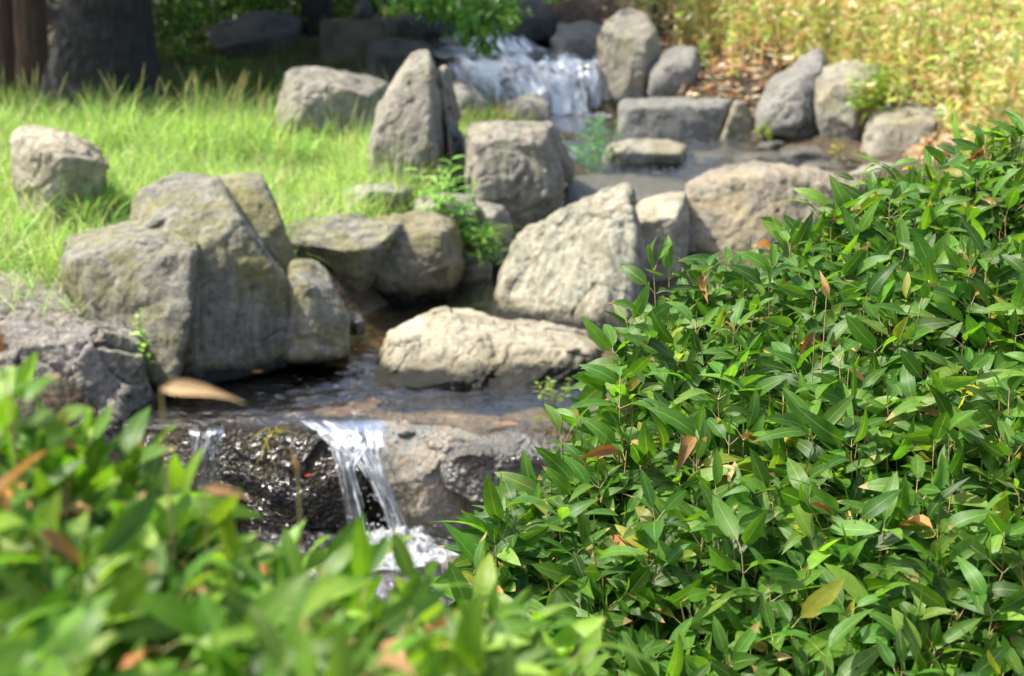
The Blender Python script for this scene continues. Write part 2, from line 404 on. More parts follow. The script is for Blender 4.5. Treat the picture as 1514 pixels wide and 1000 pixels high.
def rock(name, label, pieces, mat, px_m=3.0, smooth=1, amp=1., seed=0, grain=0., crack=1., cat_='rock', group=None, parent=None, smin=.006, strata=(9, 9, 1.5), iso=1., fst=(1, 1, .8), fkm=1.):
    bm = bmesh.new()
    for pc in pieces:
        b2 = bmesh.new(); piece_to_bm(b2, pc); bmesh.ops.recalc_face_normals(b2, faces=b2.faces[:])
        tmp = bpy.data.meshes.new('t'); b2.to_mesh(tmp); b2.free(); bm.from_mesh(tmp); bpy.data.meshes.remove(tmp)
    me = bpy.data.meshes.new(name); bm.to_mesh(me); bm.free()
    ob = bpy.data.objects.new('tmp', me); COL.objects.link(ob)
    co = np.array([v.co for v in me.vertices]); Yc = co[:, 1].min(); size = (co.max(0) - co.min(0))
    md = ob.modifiers.new('r', 'REMESH'); md.mode = 'VOXEL'; md.voxel_size = max(smin, px_m * Yc / FPX)
    dg = bpy.context.evaluated_depsgraph_get(); m2 = bpy.data.meshes.new_from_object(ob.evaluated_get(dg))
    bpy.data.objects.remove(ob); bpy.data.meshes.remove(me)
    n = len(m2.vertices); V = np.empty(n * 3); m2.vertices.foreach_get('co', V); V = V.reshape(-1, 3)
    E = np.empty(len(m2.edges) * 2, int); m2.edges.foreach_get('vertices', E); E = E.reshape(-1, 2)
    F = np.array([p.vertices[:] for p in m2.polygons if len(p.vertices) == 4])
    deg = np.bincount(E.ravel(), minlength=n)[:, None]
    def lap(A):
        S = np.zeros_like(A); np.add.at(S, E[:, 0], A[E[:, 1]]); np.add.at(S, E[:, 1], A[E[:, 0]]); return S / np.maximum(deg, 1)
    for _ in range(smooth): V = V * .4 + lap(V) * .6
    def normals(V):
        fn = np.cross(V[F[:, 2]] - V[F[:, 0]], V[F[:, 3]] - V[F[:, 1]]); N = np.zeros_like(V)
        for k in range(4): np.add.at(N, F[:, k], fn)
        return nrm(N)
    N = normals(V)
    S = float(min(size[0], size[2] + .1)); S = max(.12, min(S, 1.2))
    q = V / S + seed * 7.31
    warp = np.stack([fbm(q * 1.5 + 3, 2), fbm(q * 1.5 + 11, 2), fbm(q * 1.5 + 23, 2)], 1)
    h = fbm(q * 1.3 + warp * .3, 2) * .025
    # chipped facets: flatten each cell of the surface towards its own mean plane
    for fs, fk in ((1.7, .75), (4.3, .5)):
        q = V / S + seed * 7.31; N = normals(V)
        key = cells(q * fs * np.array(fst) + warp * .35)[3]
        sec = np.argmax(np.abs(N), 1) * 2 + (N[np.arange(n), np.argmax(np.abs(N), 1)] > 0)
        _, inv = np.unique(key * 6 + sec, return_inverse=True); cnt = np.bincount(inv)
        mp = np.stack([np.bincount(inv, V[:, k]) / cnt for k in range(3)], 1); mn = nrm(np.stack([np.bincount(inv, N[:, k]) / cnt for k in range(3)], 1) + 1e-6)
        d = ((mp[inv] - V) * mn[inv]).sum(1); bl = (fkm * fk * (.5 + .6 * np.random.default_rng(seed).random(len(cnt))))[inv]
        V = V + mn[inv] * np.clip(d * bl, -.05 * S, .05 * S)[:, None]
    V = V * .6 + lap(V) * .4; N = normals(V); q = V / S + seed * 7.31
    f1, f2, hid, key = cells(q * 2.3 + warp * .55)
    # chipped facets: each cell is a slightly tilted plate
    rnd = _g[hid]; h += ((q * 2.3 - np.floor(q * 2.3) - .5) * rnd).sum(1) * .0 + (_cj[hid, 0] - .5) * .022
    h -= np.exp(-((f2 - f1) / .05) ** 2) * .006 * crack
    h += (ridged(q * 2.3 + warp, 5, .55) * .020 - np.abs(perlin(q * 1.7 + warp * .6)) ** .7 * -.02) * iso
    h += fbm(q * 14, 3, .6) * .007 * iso
    if grain > 0:
        h += ridged(q * np.array(strata) + warp * .3, 4, .55) * .03 * grain
    # smooth height a little to avoid steps
    hh = h[:, None]
    hh = hh * .7 + lap(hh) * .3
    V = V + N * hh * S * amp
    me3 = m2; bpy.data.meshes.remove(me3)
    org = np.array((V[:, 0].mean(), V[:, 1].mean(), V[:, 2].min()))
    o = mk(name, V, F, mat, origin=org, parent=parent)
    if label: tag(o, label, cat_, group)
    ROCKS[label or name] = o
    return o

GRY, TAN, BRN, PUR, BLU, DRK = (.20, .185, .155), (.34, .30, .235), (.17, .135, .095), (.19, .165, .155), (.135, .15, .16), (.07, .065, .055)
M_left = rock_mat('rock_grey_brown', (.125, .12, .10), (.19, .18, .15), (.27, .26, .22), moss=.7, grain=.5, wet_z=.0, lichen=.12)
M_mossy = rock_mat('rock_mossy', (.16, .145, .105), (.22, .2, .15), (.26, .23, .16), moss=.8, wet_z=.0, lichen=.15)
M_pale = rock_mat('rock_pale_tan', (.27, .24, .18), (.36, .32, .25), (.42, .385, .31), moss=.2, wet_z=.0, lichen=.35)
M_slab = rock_mat('rock_streaked_slab', (.19, .18, .14), (.30, .25, .185), (.40, .41, .34), moss=.3, grain=1.3, gdir=(0, R(14), 0), wet_z=.0, lichen=.2, mosscol=(.25, .27, .2))
M_tall = rock_mat('rock_tan_grey', (.19, .175, .15), (.27, .225, .195), (.24, .245, .205), moss=.3, grain=.5, lichen=.2, mosscol=(.2, .21, .12))
M_grey = rock_mat('rock_grey', (.20, .19, .165), (.27, .25, .22), (.16, .16, .15), moss=.25, grain=.3, lichen=.4)
M_purp = rock_mat('rock_purple_grey', (.17, .155, .15), (.225, .205, .185), (.14, .125, .125), moss=.2, lichen=.4, wet_z=-.3)
M_brown = rock_mat('rock_rusty_brown', (.21, .18, .145), (.26, .205, .16), (.25, .24, .20), moss=.4, grain=.6, lichen=.25, mosscol=(.26, .22, .09))
M_blue = rock_mat('rock_blue_grey', (.15, .147, .14), (.20, .19, .175), (.12, .13, .12), lichen=.25)
M_far = rock_mat('rock_far_tan', (.25, .22, .17), (.19, .19, .175), (.29, .25, .19), moss=.3, lichen=.3, mosscol=(.2, .19, .07))
M_dark = rock_mat('rock_painted_shade', (.04, .04, .042), (.055, .055, .055), (.035, .038, .036), moss=.3, lichen=.1, mosscol=(.05, .07, .03))  # tree shade put into the colour: albedo lowered for the dim back rocks
M_wet = rock_mat('rock_wet', (.13, .12, .10), (.16, .16, .15), (.20, .17, .12), moss=.3, all_wet=True, lichen=.3)

def H(*pts): return ('H', pts)
def L(outline, Y0, T, **kw): return ('L', (outline, Y0, T), kw)
# --- left bank, near the pool
rock('boulder', 'largest grey-brown boulder, twin-humped, above the left edge of the pool', [
  H((208,300,7.5),(228,275,7.45),(262,262,7.5),(322,272,7.4),(300,262,7.9),(352,330,7.0),(400,395,6.95),(335,300,7.2),(250,320,7.05),(225,340,7.1),(205,350,7.4),
    (290,380,6.8),(425,540,6.9),(290,575,6.62),(240,575,6.7),(425,450,7.0),(432,430,7.5),(430,540,7.6),(200,560,7.6),(215,290,8.),(320,285,8.1)),
  H((318,264,7.75),(345,260,7.8),(385,260,7.75),(388,275,7.55),(415,330,7.4),(436,385,7.4),(436,470,7.3),(425,545,7.3),(340,290,7.5),(330,400,7.1),(345,275,8.2),(430,400,8.1),(425,540,8.),(320,540,7.5),(380,275,8.1)),
  H((96,362,7.1),(118,348,7.15),(195,331,7.3),(215,333,7.5),(262,345,7.05),(286,358,6.9),(200,352,6.75),(110,385,6.72),(93,380,6.9),(92,425,6.85),(150,455,6.62),(284,380,6.62),(282,470,6.5),(250,590,6.45),(180,520,6.6),(235,340,7.6),(110,360,7.6),(110,520,7.5),(280,560,7.4)),
 ], M_left, grain=.6, seed=1, px_m=2.4, amp=.62, fkm=.12, smooth=7)
rock('boulder', 'small pointed grey stone at the waterline against the right foot of the twin-humped boulder', [
  H((437,384,7.35),(462,384,7.35),(480,402,7.3),(430,392,7.2),(452,420,6.95),(492,432,7.1),(514,478,7.0),(514,530,6.95),(470,535,6.85),(415,535,6.9),(416,450,7.0),(500,450,7.5),(440,400,7.7),(510,530,7.6),(420,530,7.6))],
  M_left, seed=2, px_m=2.6, amp=1.1)
rock('boulder', 'wedge-shaped overhanging slab with flat sunlit top and dark undercut face, beside the mossy rock', [
  H((428,340,8.5),(445,328,8.7),(520,318,8.9),(590,320,8.9),(592,335,8.6),(575,352,8.35),(540,372,8.2),(470,365,8.2),(432,360,8.3),(512,455,8.35),(528,448,8.45),(450,400,8.4),(500,460,8.8),(560,400,8.8),(440,360,9.1),(585,340,9.3))],
  M_left, seed=3, px_m=2.6, grain=1., strata=(8, 8, 1.2))
rock('boulder', 'round olive-brown mossy rock beside the overhanging slab', [
  H((540,335,8.8),(575,318,9.),(650,317,9.),(672,330,8.95),(682,365,8.8),(680,420,8.75),(655,448,8.65),(545,455,8.6),(535,440,8.7),(575,345,8.6),(648,345,8.55),(660,400,8.5),(560,400,8.45),(600,448,8.5),(560,330,9.5),(670,340,9.5),(670,440,9.4))],
  M_mossy, seed=4, px_m=2.6, amp=1.3)
rock('boulder', 'front purple-grey boulder at the left edge, half hidden by blurred leaves', [
  H((-30,462,6.5),(20,455,6.6),(60,470,6.5),(120,486,6.45),(180,470,6.6),(192,492,6.5),(214,530,6.4),(216,620,6.3),(212,700,6.3),(120,502,6.28),(50,492,6.3),(150,640,6.1),(0,640,6.),(-60,560,6.1),(190,520,6.9),(-40,470,7.0),(200,650,6.9),(0,700,6.1),(-60,700,6.8))],
  M_purp, seed=5, px_m=2.3, amp=1.3)
rock('boulder', 'low purple-grey boulder peeking out behind the front left one, beside the lawn', [
  H((-40,400,7.2),(10,402,7.2),(60,420,7.1),(120,432,7.05),(160,452,6.95),(190,478,6.85),(195,520,6.8),(-40,440,6.75),(80,460,6.65),(0,520,6.6),(150,520,6.6),(100,440,7.5),(-40,410,7.7),(180,520,7.3))],
  M_purp, seed=6, px_m=2.4, amp=1.1)
rock('boulder', 'small pale rock with sunlit left side standing alone in the lawn at far left', [
  H((22,196,8.9),(45,188,9.),(80,192,9.),(118,210,8.95),(142,238,8.9),(165,255,8.9),(160,280,8.9),(22,240,8.8),(25,330,8.75),(60,225,8.62),(95,235,8.55),(110,270,8.6),(75,340,8.6),(120,345,8.8),(60,200,9.5),(130,230,9.5),(40,330,9.4),(140,330,9.4))],
  M_pale, seed=7, px_m=2.6, amp=1.3)
# --- middle distance
rock('boulder', 'broad grey boulder leaning in tall grass at the back of the lawn', [
  H((420,112,12.5),(432,102,12.6),(480,103,12.6),(530,118,12.6),(572,122,12.7),(572,200,12.5),(560,245,12.3),(408,170,12.4),(400,245,12.2),(440,120,12.2),(520,135,12.15),(545,150,12.2),(480,250,12.1),(430,180,12.),(450,110,13.3),(560,135,13.4),(410,230,13.2),(560,240,13.2))],
  M_tall, seed=8, px_m=2.4, amp=1.2)
rock('standing_stone', 'tallest upright pointed stone with a vertical crack down its right side', [
  H((596,100,10.45),(612,78,10.5),(630,72,10.55),(640,84,10.55),(641,100,10.5),(650,290,10.2),(543,290,10.2),(545,215,10.2),(560,165,10.25),(575,130,10.3),(600,110,10.2),(636,100,10.2),(560,200,10.),(635,200,9.95),(600,290,9.95),(620,80,10.9),(560,200,10.9),(640,200,10.9),(560,290,10.9),(640,290,10.9)),
  H((652,98,10.6),(662,97,10.6),(670,115,10.6),(682,180,10.55),(692,285,10.5),(668,290,10.3),(660,200,10.3),(652,120,10.4),(668,200,10.25),(676,290,10.2),(655,110,11),(690,250,11),(668,280,11),(690,290,11)),
  H((620,120,10.8),(662,120,10.8),(680,290,10.8),(600,290,10.8),(620,120,10.95),(665,120,10.95),(680,290,10.95),(600,290,10.95))],
  M_tall, seed=9, px_m=2.4, grain=.3, amp=.9)
rock('boulder', 'squat stump-like boulder with pale jagged top, right of the tallest upright stone', [
  H((690,200,10.1),(697,186,10.2),(720,182,10.25),(742,190,10.2),(765,196,10.15),(785,184,10.2),(812,186,10.2),(820,215,10.1),(824,262,10.),(828,300,9.95),(818,335,9.9),(760,350,9.75),(700,330,9.8),(690,270,9.9),(705,215,9.75),(800,215,9.75),(812,290,9.65),(712,290,9.65),(765,205,9.75),(700,195,10.8),(815,195,10.8),(820,320,10.7),(700,320,10.7))],
  M_tall, seed=10, px_m=2.4, grain=.9, amp=1.2)
rock('boulder', 'narrow brown rock leaning behind the right side of the stump-like boulder', [
  H((775,185,10.9),(815,178,10.95),(828,200,10.9),(850,255,10.85),(846,268,10.8),(790,270,10.7),(820,210,10.65),(780,200,11.3),(840,250,11.3),(790,260,11.3))], M_brown, seed=11)
rock('boulder', 'knobbly light stone at the foot of the stump-like boulder', [
  H((700,305,9.6),(715,296,9.65),(745,303,9.65),(760,330,9.6),(758,370,9.5),(735,395,9.4),(700,390,9.4),(695,340,9.45),(730,320,9.35),(705,300,10),(755,340,10),(740,390,9.9))], M_tall, seed=12)
rock('boulder', 'low flat grey stone lying in the grass before the tallest upright stone', [
  H((505,285,9.6),(530,274,9.7),(590,270,9.7),(604,280,9.65),(600,312,9.5),(510,318,9.45),(550,282,9.4),(595,285,9.4),(530,275,10.2),(600,280,10.2))], M_grey, seed=13)
rock('boulder', 'small stone sunk in grass between the overhanging slab and the low flat stone', [
  H((610,300,9.3),(640,285,9.4),(700,290,9.4),(705,330,9.2),(615,330,9.1),(650,300,9.1),(640,290,9.8),(700,300,9.8))], M_grey, seed=14)
# --- centre
rock('boulder', 'low rounded cream boulder sitting in the middle of the pool', [
  H((556,540,6.95),(575,500,7.05),(610,472,7.15),(650,461,7.2),(700,464,7.2),(760,475,7.2),(690,480,7.0),(600,505,6.85),(558,565,6.75),(553,575,6.72),(620,578,6.6),(560,640,6.8),(640,640,6.62),(680,560,6.62),(640,520,6.75),(720,640,6.7),(760,545,6.8),(730,500,7.),(700,480,7.7),(600,500,7.6),(760,500,7.8),(570,590,7.5),(750,590,7.6)),
  H((700,520,6.95),(740,500,7.0),(800,493,7.1),(850,495,7.15),(885,505,7.15),(900,520,7.1),(885,545,6.95),(845,562,6.8),(870,575,6.8),(870,640,6.85),(720,560,6.72),(770,518,6.85),(835,520,6.85),(700,580,6.58),(780,578,6.62),(700,640,6.62),(800,640,6.66),(850,500,7.6),(890,590,7.5),(740,510,7.6)),
  H((720,470,7.25),(800,478,7.35),(860,490,7.4),(760,500,7.1),(700,500,7.2),(860,560,7.3),(700,560,7.3),(760,480,7.7))],
  M_pale, seed=15, px_m=2.2, amp=1.0)
rock('standing_stone', 'leaning pale slab with vertical streaks and a sharp peak, behind the cream pool boulder', [
  H((730,450,8.35),(744,400,8.4),(766,354,8.5),(795,340,8.5),(850,322,8.45),(905,283,8.4),(925,272,8.4),(938,286,8.38),(942,370,8.2),(938,440,8.0),(930,500,7.75),(880,515,7.65),(780,505,7.85),(728,490,8.1),
    (925,284,8.32),(800,350,8.9),(925,278,8.75),(940,490,8.5),(750,480,8.8))],
  M_slab, seed=16, px_m=2.2, grain=1.7, strata=(5, 3, .5), amp=1., iso=.3, fst=(1.6, 1.2, .4))
rock('boulder', 'pale rock with a rough block face, between the leaning slab and the wide rusty boulder', [
  H((938,310,9.0),(960,292,9.1),(1012,286,9.1),(1018,330,9.0),(1015,400,8.8),(1000,440,8.7),(940,445,8.7),(950,330,8.75),(1000,320,8.75),(960,300,9.6),(1015,300,9.6),(1010,430,9.5)),
  H((945,470,8.8),(1010,450,8.9),(1060,480,8.7),(1050,540,8.6),(940,520,8.6),(1000,460,9.3),(1050,500,9.3))], M_pale, seed=17, px_m=2.6, crack=2)
rock('boulder', 'wide rusty-brown boulder with pale top rising behind the right bush', [
  H((1012,275,9.4),(1030,262,9.5),(1080,248,9.6),(1130,242,9.65),(1200,252,9.6),(1262,268,9.6),(1280,300,9.5),(1290,380,9.3),(1010,330,9.2),(1005,400,9.0),(1080,270,9.25),(1160,265,9.2),(1240,285,9.2),(1120,420,8.9),(1250,420,9.),(1030,440,9.),(1080,255,10.2),(1250,275,10.2),(1280,400,10))],
  M_brown, seed=18, px_m=2.6, grain=.4, amp=1.1)
# --- upper stream
rock('stepping_stone', 'flat brown stone sitting alone in the stream right of the leafy weeds', [
  H((890,232,12.6),(900,213,12.7),(935,206,12.8),(990,207,12.8),(1014,216,12.75),(1018,240,12.6),(1005,252,12.5),(900,256,12.45),(930,225,12.4),(1000,228,12.4),(910,215,13.2),(1010,220,13.2),(1000,265,12.9),(900,265,12.9))], M_far, seed=19, amp=1.1)
rock('boulder', 'long flat-faced blue-grey slab across the stream below the upper waterfall', [
  H((912,155,14.2),(935,148,14.3),(1040,148,14.3),(1085,146,14.3),(1075,160,14.1),(1058,225,13.9),(918,225,13.9),(930,160,14.0),(1055,160,13.95),(925,150,14.9),(1075,150,14.9),(1060,220,14.8))], M_blue, seed=20, amp=1.1, crack=1.)
rock('boulder', 'small triangular grey-green rock wedged at the right end of the blue-grey slab', [
  H((1088,148,14.1),(1100,150,14.1),(1113,180,14.05),(1112,225,13.9),(1058,225,13.75),(1075,180,13.85),(1100,160,14.6),(1110,220,14.5))], M_far, seed=21)
rock('boulder', 'little pale stone resting on top of the blue-grey slab by the leaf litter', [
  H((1042,130,14.9),(1060,119,15.),(1090,118,15.),(1108,132,15.),(1110,160,14.9),(1045,160,14.8),(1075,130,14.7),(1100,140,15.4),(1050,150,15.4))], M_far, seed=22)
rock('boulder', 'dark grey rounded rock between the pillar-like rock and the leaf litter', [
  H((955,110,15.1),(975,88,15.2),(1005,66,15.3),(1030,72,15.2),(1036,110,15.1),(1032,150,15.),(955,152,14.9),(990,95,14.9),(1020,110,14.85),(985,85,15.8),(1030,90,15.8),(1020,150,15.6))], M_blue, seed=23)
rock('boulder', 'tall pillar-like grey-tan rock standing right beside the upper waterfall', [
  H((882,60,15.4),(895,35,15.6),(925,12,15.8),(955,20,15.7),(975,50,15.5),(978,100,15.3),(955,152,15.1),(915,152,15.),(890,110,15.2),(905,50,15.2),(955,60,15.1),(945,110,14.95),(930,25,16.2),(970,90,16.1),(900,130,16.))], M_far, seed=24, amp=1.1)
rock('boulder', 'blue-grey rock at the foot of the sunny bank, left half of a touching pair', [
  H((1118,165,13.6),(1130,130,13.8),(1175,95,14.),(1210,72,14.1),(1222,90,14.),(1235,140,13.8),(1225,210,13.5),(1185,218,13.4),(1118,195,13.4),(1165,125,13.4),(1205,110,13.4),(1180,180,13.15),(1200,90,14.6),(1230,200,14.3),(1130,190,14.2))], M_blue, seed=25, amp=1.1)
rock('boulder', 'taller tan boulder with yellow-green growth at its right, right half of the touching pair', [
  H((1200,120,13.5),(1225,98,13.6),(1275,90,13.7),(1300,105,13.6),(1298,180,13.4),(1280,225,13.2),(1250,238,13.1),(1215,210,13.1),(1200,160,13.2),(1235,125,13.1),(1275,130,13.1),(1260,190,12.9),(1270,100,14.3),(1290,210,14.),(1210,200,14.))], M_far, seed=26, amp=1.1)
rock('boulder', 'cream-grey boulder low on the right bank, right of the touching pair', [
  H((1275,205,12.8),(1290,170,13.),(1330,150,13.2),(1385,148,13.2),(1425,180,13.1),(1430,240,12.8),(1380,262,12.5),(1285,258,12.5),(1310,180,12.6),(1380,180,12.6),(1380,225,12.4),(1350,155,13.8),(1420,200,13.7),(1300,240,13.5))], M_far, seed=27, amp=1.2)
rock('boulder', 'low grey stone just behind the top of the right bush, below the cream-grey boulder', [
  H((1248,262,11.4),(1275,245,11.6),(1320,240,11.6),(1350,255,11.5),(1350,285,11.3),(1250,285,11.2),(1300,255,11.2),(1300,245,12.),(1345,270,12.))], M_grey, seed=28)
rock('wet_slab', 'broad flat wet slab under flowing water, left of the leaning slab peak', [
  H((835,275,11.),(850,262,11.5),(930,258,11.9),(1010,266,11.8),(1020,285,11.2),(950,298,10.7),(840,300,10.6),(835,330,10.6),(1000,330,10.9),(900,310,11.8),(1010,320,11.8))], M_wet, seed=29, amp=1.2)
for k, (a, b, w, h, Y, lab) in enumerate([
  (1050, 232, 38, 10, 12.9, 'thin wet stone just right of the flat brown stone in the stream'), (1120, 236, 44, 11, 12.7, 'middle wet stone of the shallow steps below the touching pair of boulders'),
  (1185, 228, 40, 12, 12.9, 'wet stone of the shallow steps nearest the tan boulder'), (1150, 212, 30, 8, 13.4, 'small wet stone highest on the shallow steps by the yellow-green tuft'), (1215, 248, 38, 9, 12.3, 'lowest wet stone of the shallow steps, near the right bush')]):
    rock('wet_stone', lab, [H((a-w,b,Y),(a-w*.7,b-h,Y+.25),(a+w*.7,b-h*1.1,Y+.25),(a+w,b,Y),(a+w*.8,b+h*1.4,Y-.1),(a-w*.8,b+h*1.4,Y-.1),(a,b-h*.3,Y-.15),(a,b+h*.2,Y+.5))], M_wet, seed=30 + k, amp=.8, group='wet stones forming shallow steps')
# --- around the upper waterfall
rock('boulder', 'dull purple-grey boulder above the upper waterfall, behind the hanging leaves', [
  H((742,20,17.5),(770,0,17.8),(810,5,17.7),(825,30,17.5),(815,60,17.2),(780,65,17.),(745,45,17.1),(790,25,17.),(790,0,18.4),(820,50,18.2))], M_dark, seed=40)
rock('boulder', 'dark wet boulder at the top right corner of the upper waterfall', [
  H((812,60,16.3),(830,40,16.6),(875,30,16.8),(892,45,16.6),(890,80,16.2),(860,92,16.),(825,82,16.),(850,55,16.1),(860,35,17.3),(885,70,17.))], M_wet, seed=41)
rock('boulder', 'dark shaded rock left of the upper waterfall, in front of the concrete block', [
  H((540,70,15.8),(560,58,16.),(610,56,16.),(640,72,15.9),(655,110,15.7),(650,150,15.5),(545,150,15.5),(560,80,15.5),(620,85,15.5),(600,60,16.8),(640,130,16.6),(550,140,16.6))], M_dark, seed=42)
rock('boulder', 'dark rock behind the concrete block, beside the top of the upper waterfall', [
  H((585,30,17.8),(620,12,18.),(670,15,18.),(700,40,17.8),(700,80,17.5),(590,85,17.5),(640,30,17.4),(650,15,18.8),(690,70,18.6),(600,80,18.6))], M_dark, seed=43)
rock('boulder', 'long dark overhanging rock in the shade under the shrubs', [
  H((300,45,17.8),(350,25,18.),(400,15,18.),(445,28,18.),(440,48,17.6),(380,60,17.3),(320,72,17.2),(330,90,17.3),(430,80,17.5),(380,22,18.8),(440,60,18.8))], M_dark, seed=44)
rock('boulder', 'pale stone showing through grass below the left side of the upper waterfall', [
  H((745,158,13.9),(765,142,14.),(795,138,14.),(812,155,13.9),(812,180,13.7),(748,185,13.6),(780,155,13.7),(780,145,14.5),(810,170,14.4))], M_grey, seed=45)
rock('boulder', 'shaded grey rock between the tallest upright stone and the upper waterfall', [
  H((655,125,14.3),(680,118,14.4),(705,135,14.3),(722,158,14.1),(735,185,14.),(660,185,14.),(690,138,14.),(690,125,14.9),(730,170,14.8))], M_grey, seed=46)
# --- small stones in the pool
for k, (a, b, w, h, Y, lab) in enumerate([(556, 462, 36, 15, 8.5, 'dark wet stone in the shaded water under the mossy round rock'), (527, 478, 14, 17, 7.5, 'small bluish wet stone touching the small pointed grey stone'),
   (632, 455, 16, 12, 8.6, 'little wet stone below the right end of the mossy round rock'), (700, 398, 30, 24, 9.2, 'half sunk stone under the hanging weeds'), (760, 402, 24, 22, 9.3, 'stone tucked behind the left edge of the leaning slab')]):
    rock('wet_stone', lab, [H((a-w,b,Y),(a-w*.7,b-h*.8,Y+.06),(a+w*.1,b-h,Y+.1),(a+w,b-h*.2,Y),(a+w*.9,b+h,Y),(a-w*.9,b+h,Y),(a,b,Y-.12),(a,b+h,Y-.1),(a,b-h*.3,Y+.25))], M_wet if k < 3 else M_grey, seed=50 + k, group='small wet stones in the pool')
# --- the sill the lower waterfall runs over
M_moss_wet = rock_mat('rock_black_wet', (.035, .03, .022), (.06, .05, .03), (.10, .08, .035), moss=.4, all_wet=False, lichen=.15, mosscol=(.10, .09, .02), scale=1.7)
def make_sparkle():
    s = NT('rock_black_wet_glossy'); geo = s.n.new('ShaderNodeNewGeometry'); pos = geo.outputs['Position']
    n = s.noise(pos, 12, 6, .65, .4); v = s.node('ShaderNodeTexVoronoi', Vector=pos, Scale=64.)
    n3 = s.noise(pos, 60, 4, .7)
    c = s.mix(s.ramp(n, [(.4, 0.), (.62, 1.)]), (.014, .012, .009), (.055, .042, .012))
    c = s.mix(s.ramp(n3, [(.66, 0.), (.78, .5)]), c, (.22, .19, .14))
    h = s.math('ADD', s.math('MULTIPLY', v.outputs['Distance'], -1.1), s.math('MULTIPLY', s.noise(pos, 30, 7, .72, 1.5), .6))
    return s.surf(s.principled(c, s.ramp(n3, [(.4, .06), (.6, .2)]), .9, s.bump(h, 1., .03)))
M_spark = make_sparkle()
rock('sill_rock', 'black wet mossy rock glittering in the sun, left under the lower waterfall lip', [
  H((205,625,6.15),(280,618,6.35),(360,614,6.35),(470,618,6.35),(560,622,6.35),(560,640,6.1),(500,650,6.03),(400,640,6.02),(300,640,6.05),(210,650,6.05),(535,700,6.0),(520,800,5.98),(400,800,5.93),(260,800,5.95),(205,780,6.),(400,700,5.96),(205,640,6.7),(560,640,6.7),(560,800,6.6),(205,800,6.6))],
  M_spark, seed=60, px_m=2., amp=.75, crack=1.5)
def make_wetslab():
    s = NT('rock_wet_sheeted'); geo = s.n.new('ShaderNodeNewGeometry'); pos = geo.outputs['Position']
    n = s.noise(pos, 5, 7, .62, .8); n2 = s.noise(pos, 22, 6, .7); n3 = s.noise(pos, 70, 3, .6)
    c = s.mix(s.ramp(n, [(.38, 0.), (.6, 1.)]), (.20, .17, .12), (.115, .12, .105))
    c = s.mix(s.ramp(n2, [(.52, 0.), (.64, .8)]), c, (.16, .09, .025))
    c = s.mix(s.ramp(n3, [(.3, .6), (.45, 0.)]), c, (.05, .045, .035))
    c = s.mix(1., c, (1.25, 1.25, 1.25), 'MULTIPLY')
    return s.surf(s.principled(c, s.ramp(n2, [(.35, .12), (.6, .4)]), .8, s.bump(s.math('ADD', n2, s.math('MULTIPLY', n3, .5)), .8, .025)))
M_wslab = make_wetslab()
rock('sill_rock', 'smooth wet tan slab right of the lower waterfall strands', [
  H((545,622,6.2),(560,615,6.3),(640,612,6.4),(740,618,6.4),(740,640,6.15),(660,640,6.02),(560,640,6.05),(548,660,6.02),(570,720,5.95),(600,790,5.9),(610,815,5.9),(690,815,5.88),(735,780,5.95),(640,700,5.86),(680,760,5.85),(735,660,6.05),(560,625,6.7),(740,630,6.8),(735,800,6.6),(570,800,6.5))],
  M_wslab, seed=61, px_m=2., amp=.7, crack=.8)
def make_glint():
    s = NT('rock_grey_glinting'); geo = s.n.new('ShaderNodeNewGeometry'); pos = geo.outputs['Position']
    n = s.noise(pos, 6, 7, .65, .6); n2 = s.noise(pos, 24, 6, .7); v = s.node('ShaderNodeTexVoronoi', Vector=pos, Scale=50.)
    c = s.mix(s.ramp(n, [(.4, 0.), (.6, 1.)]), (.17, .165, .15), (.075, .07, .055)); c = s.mix(s.ramp(n2, [(.56, 0.), (.66, .7)]), c, (.15, .10, .04))
    h = s.math('ADD', s.math('MULTIPLY', v.outputs['Distance'], -.8), n2)
    return s.surf(s.principled(c, s.ramp(n2, [(.35, .06), (.6, .25)]), .9, s.bump(h, 1., .028)))
M_glint = make_glint()
rock('sill_rock', 'lumpy wet rock with bright glints, partly under the lower left edge of the right bush', [
  H((655,660,6.0),(690,640,6.1),(740,620,6.35),(800,622,6.4),(880,628,6.4),(880,700,6.1),(860,780,6.0),(760,760,5.85),(700,740,5.8),(660,720,5.85),(650,690,5.9),(700,670,5.8),(780,680,5.85),(690,650,6.6),(870,650,6.7),(860,780,6.6))],
  M_glint, seed=62, px_m=2., amp=.8, crack=1.)
for k, (a, b, w, h, Y, lab) in enumerate([(520, 835, 34, 16, 5.55, 'dark wet stone in the splash pool seen through blurred leaves'), (615, 862, 34, 14, 5.4, 'small wet stone at the bottom of the splash pool, above the bright leaf'), (690, 838, 40, 18, 5.5, 'wet stone in the splash pool at the tip of the right bush')]):
    rock('wet_stone', lab, [H((a-w,b,Y),(a-w*.7,b-h*.8,Y+.06),(a+w*.1,b-h,Y+.1),(a+w,b-h*.2,Y),(a+w*.9,b+h,Y),(a-w*.9,b+h,Y),(a,b,Y-.12),(a,b+h,Y-.1),(a,b-h*.3,Y+.25))], M_wet, seed=70 + k, group='wet stones in the splash pool')

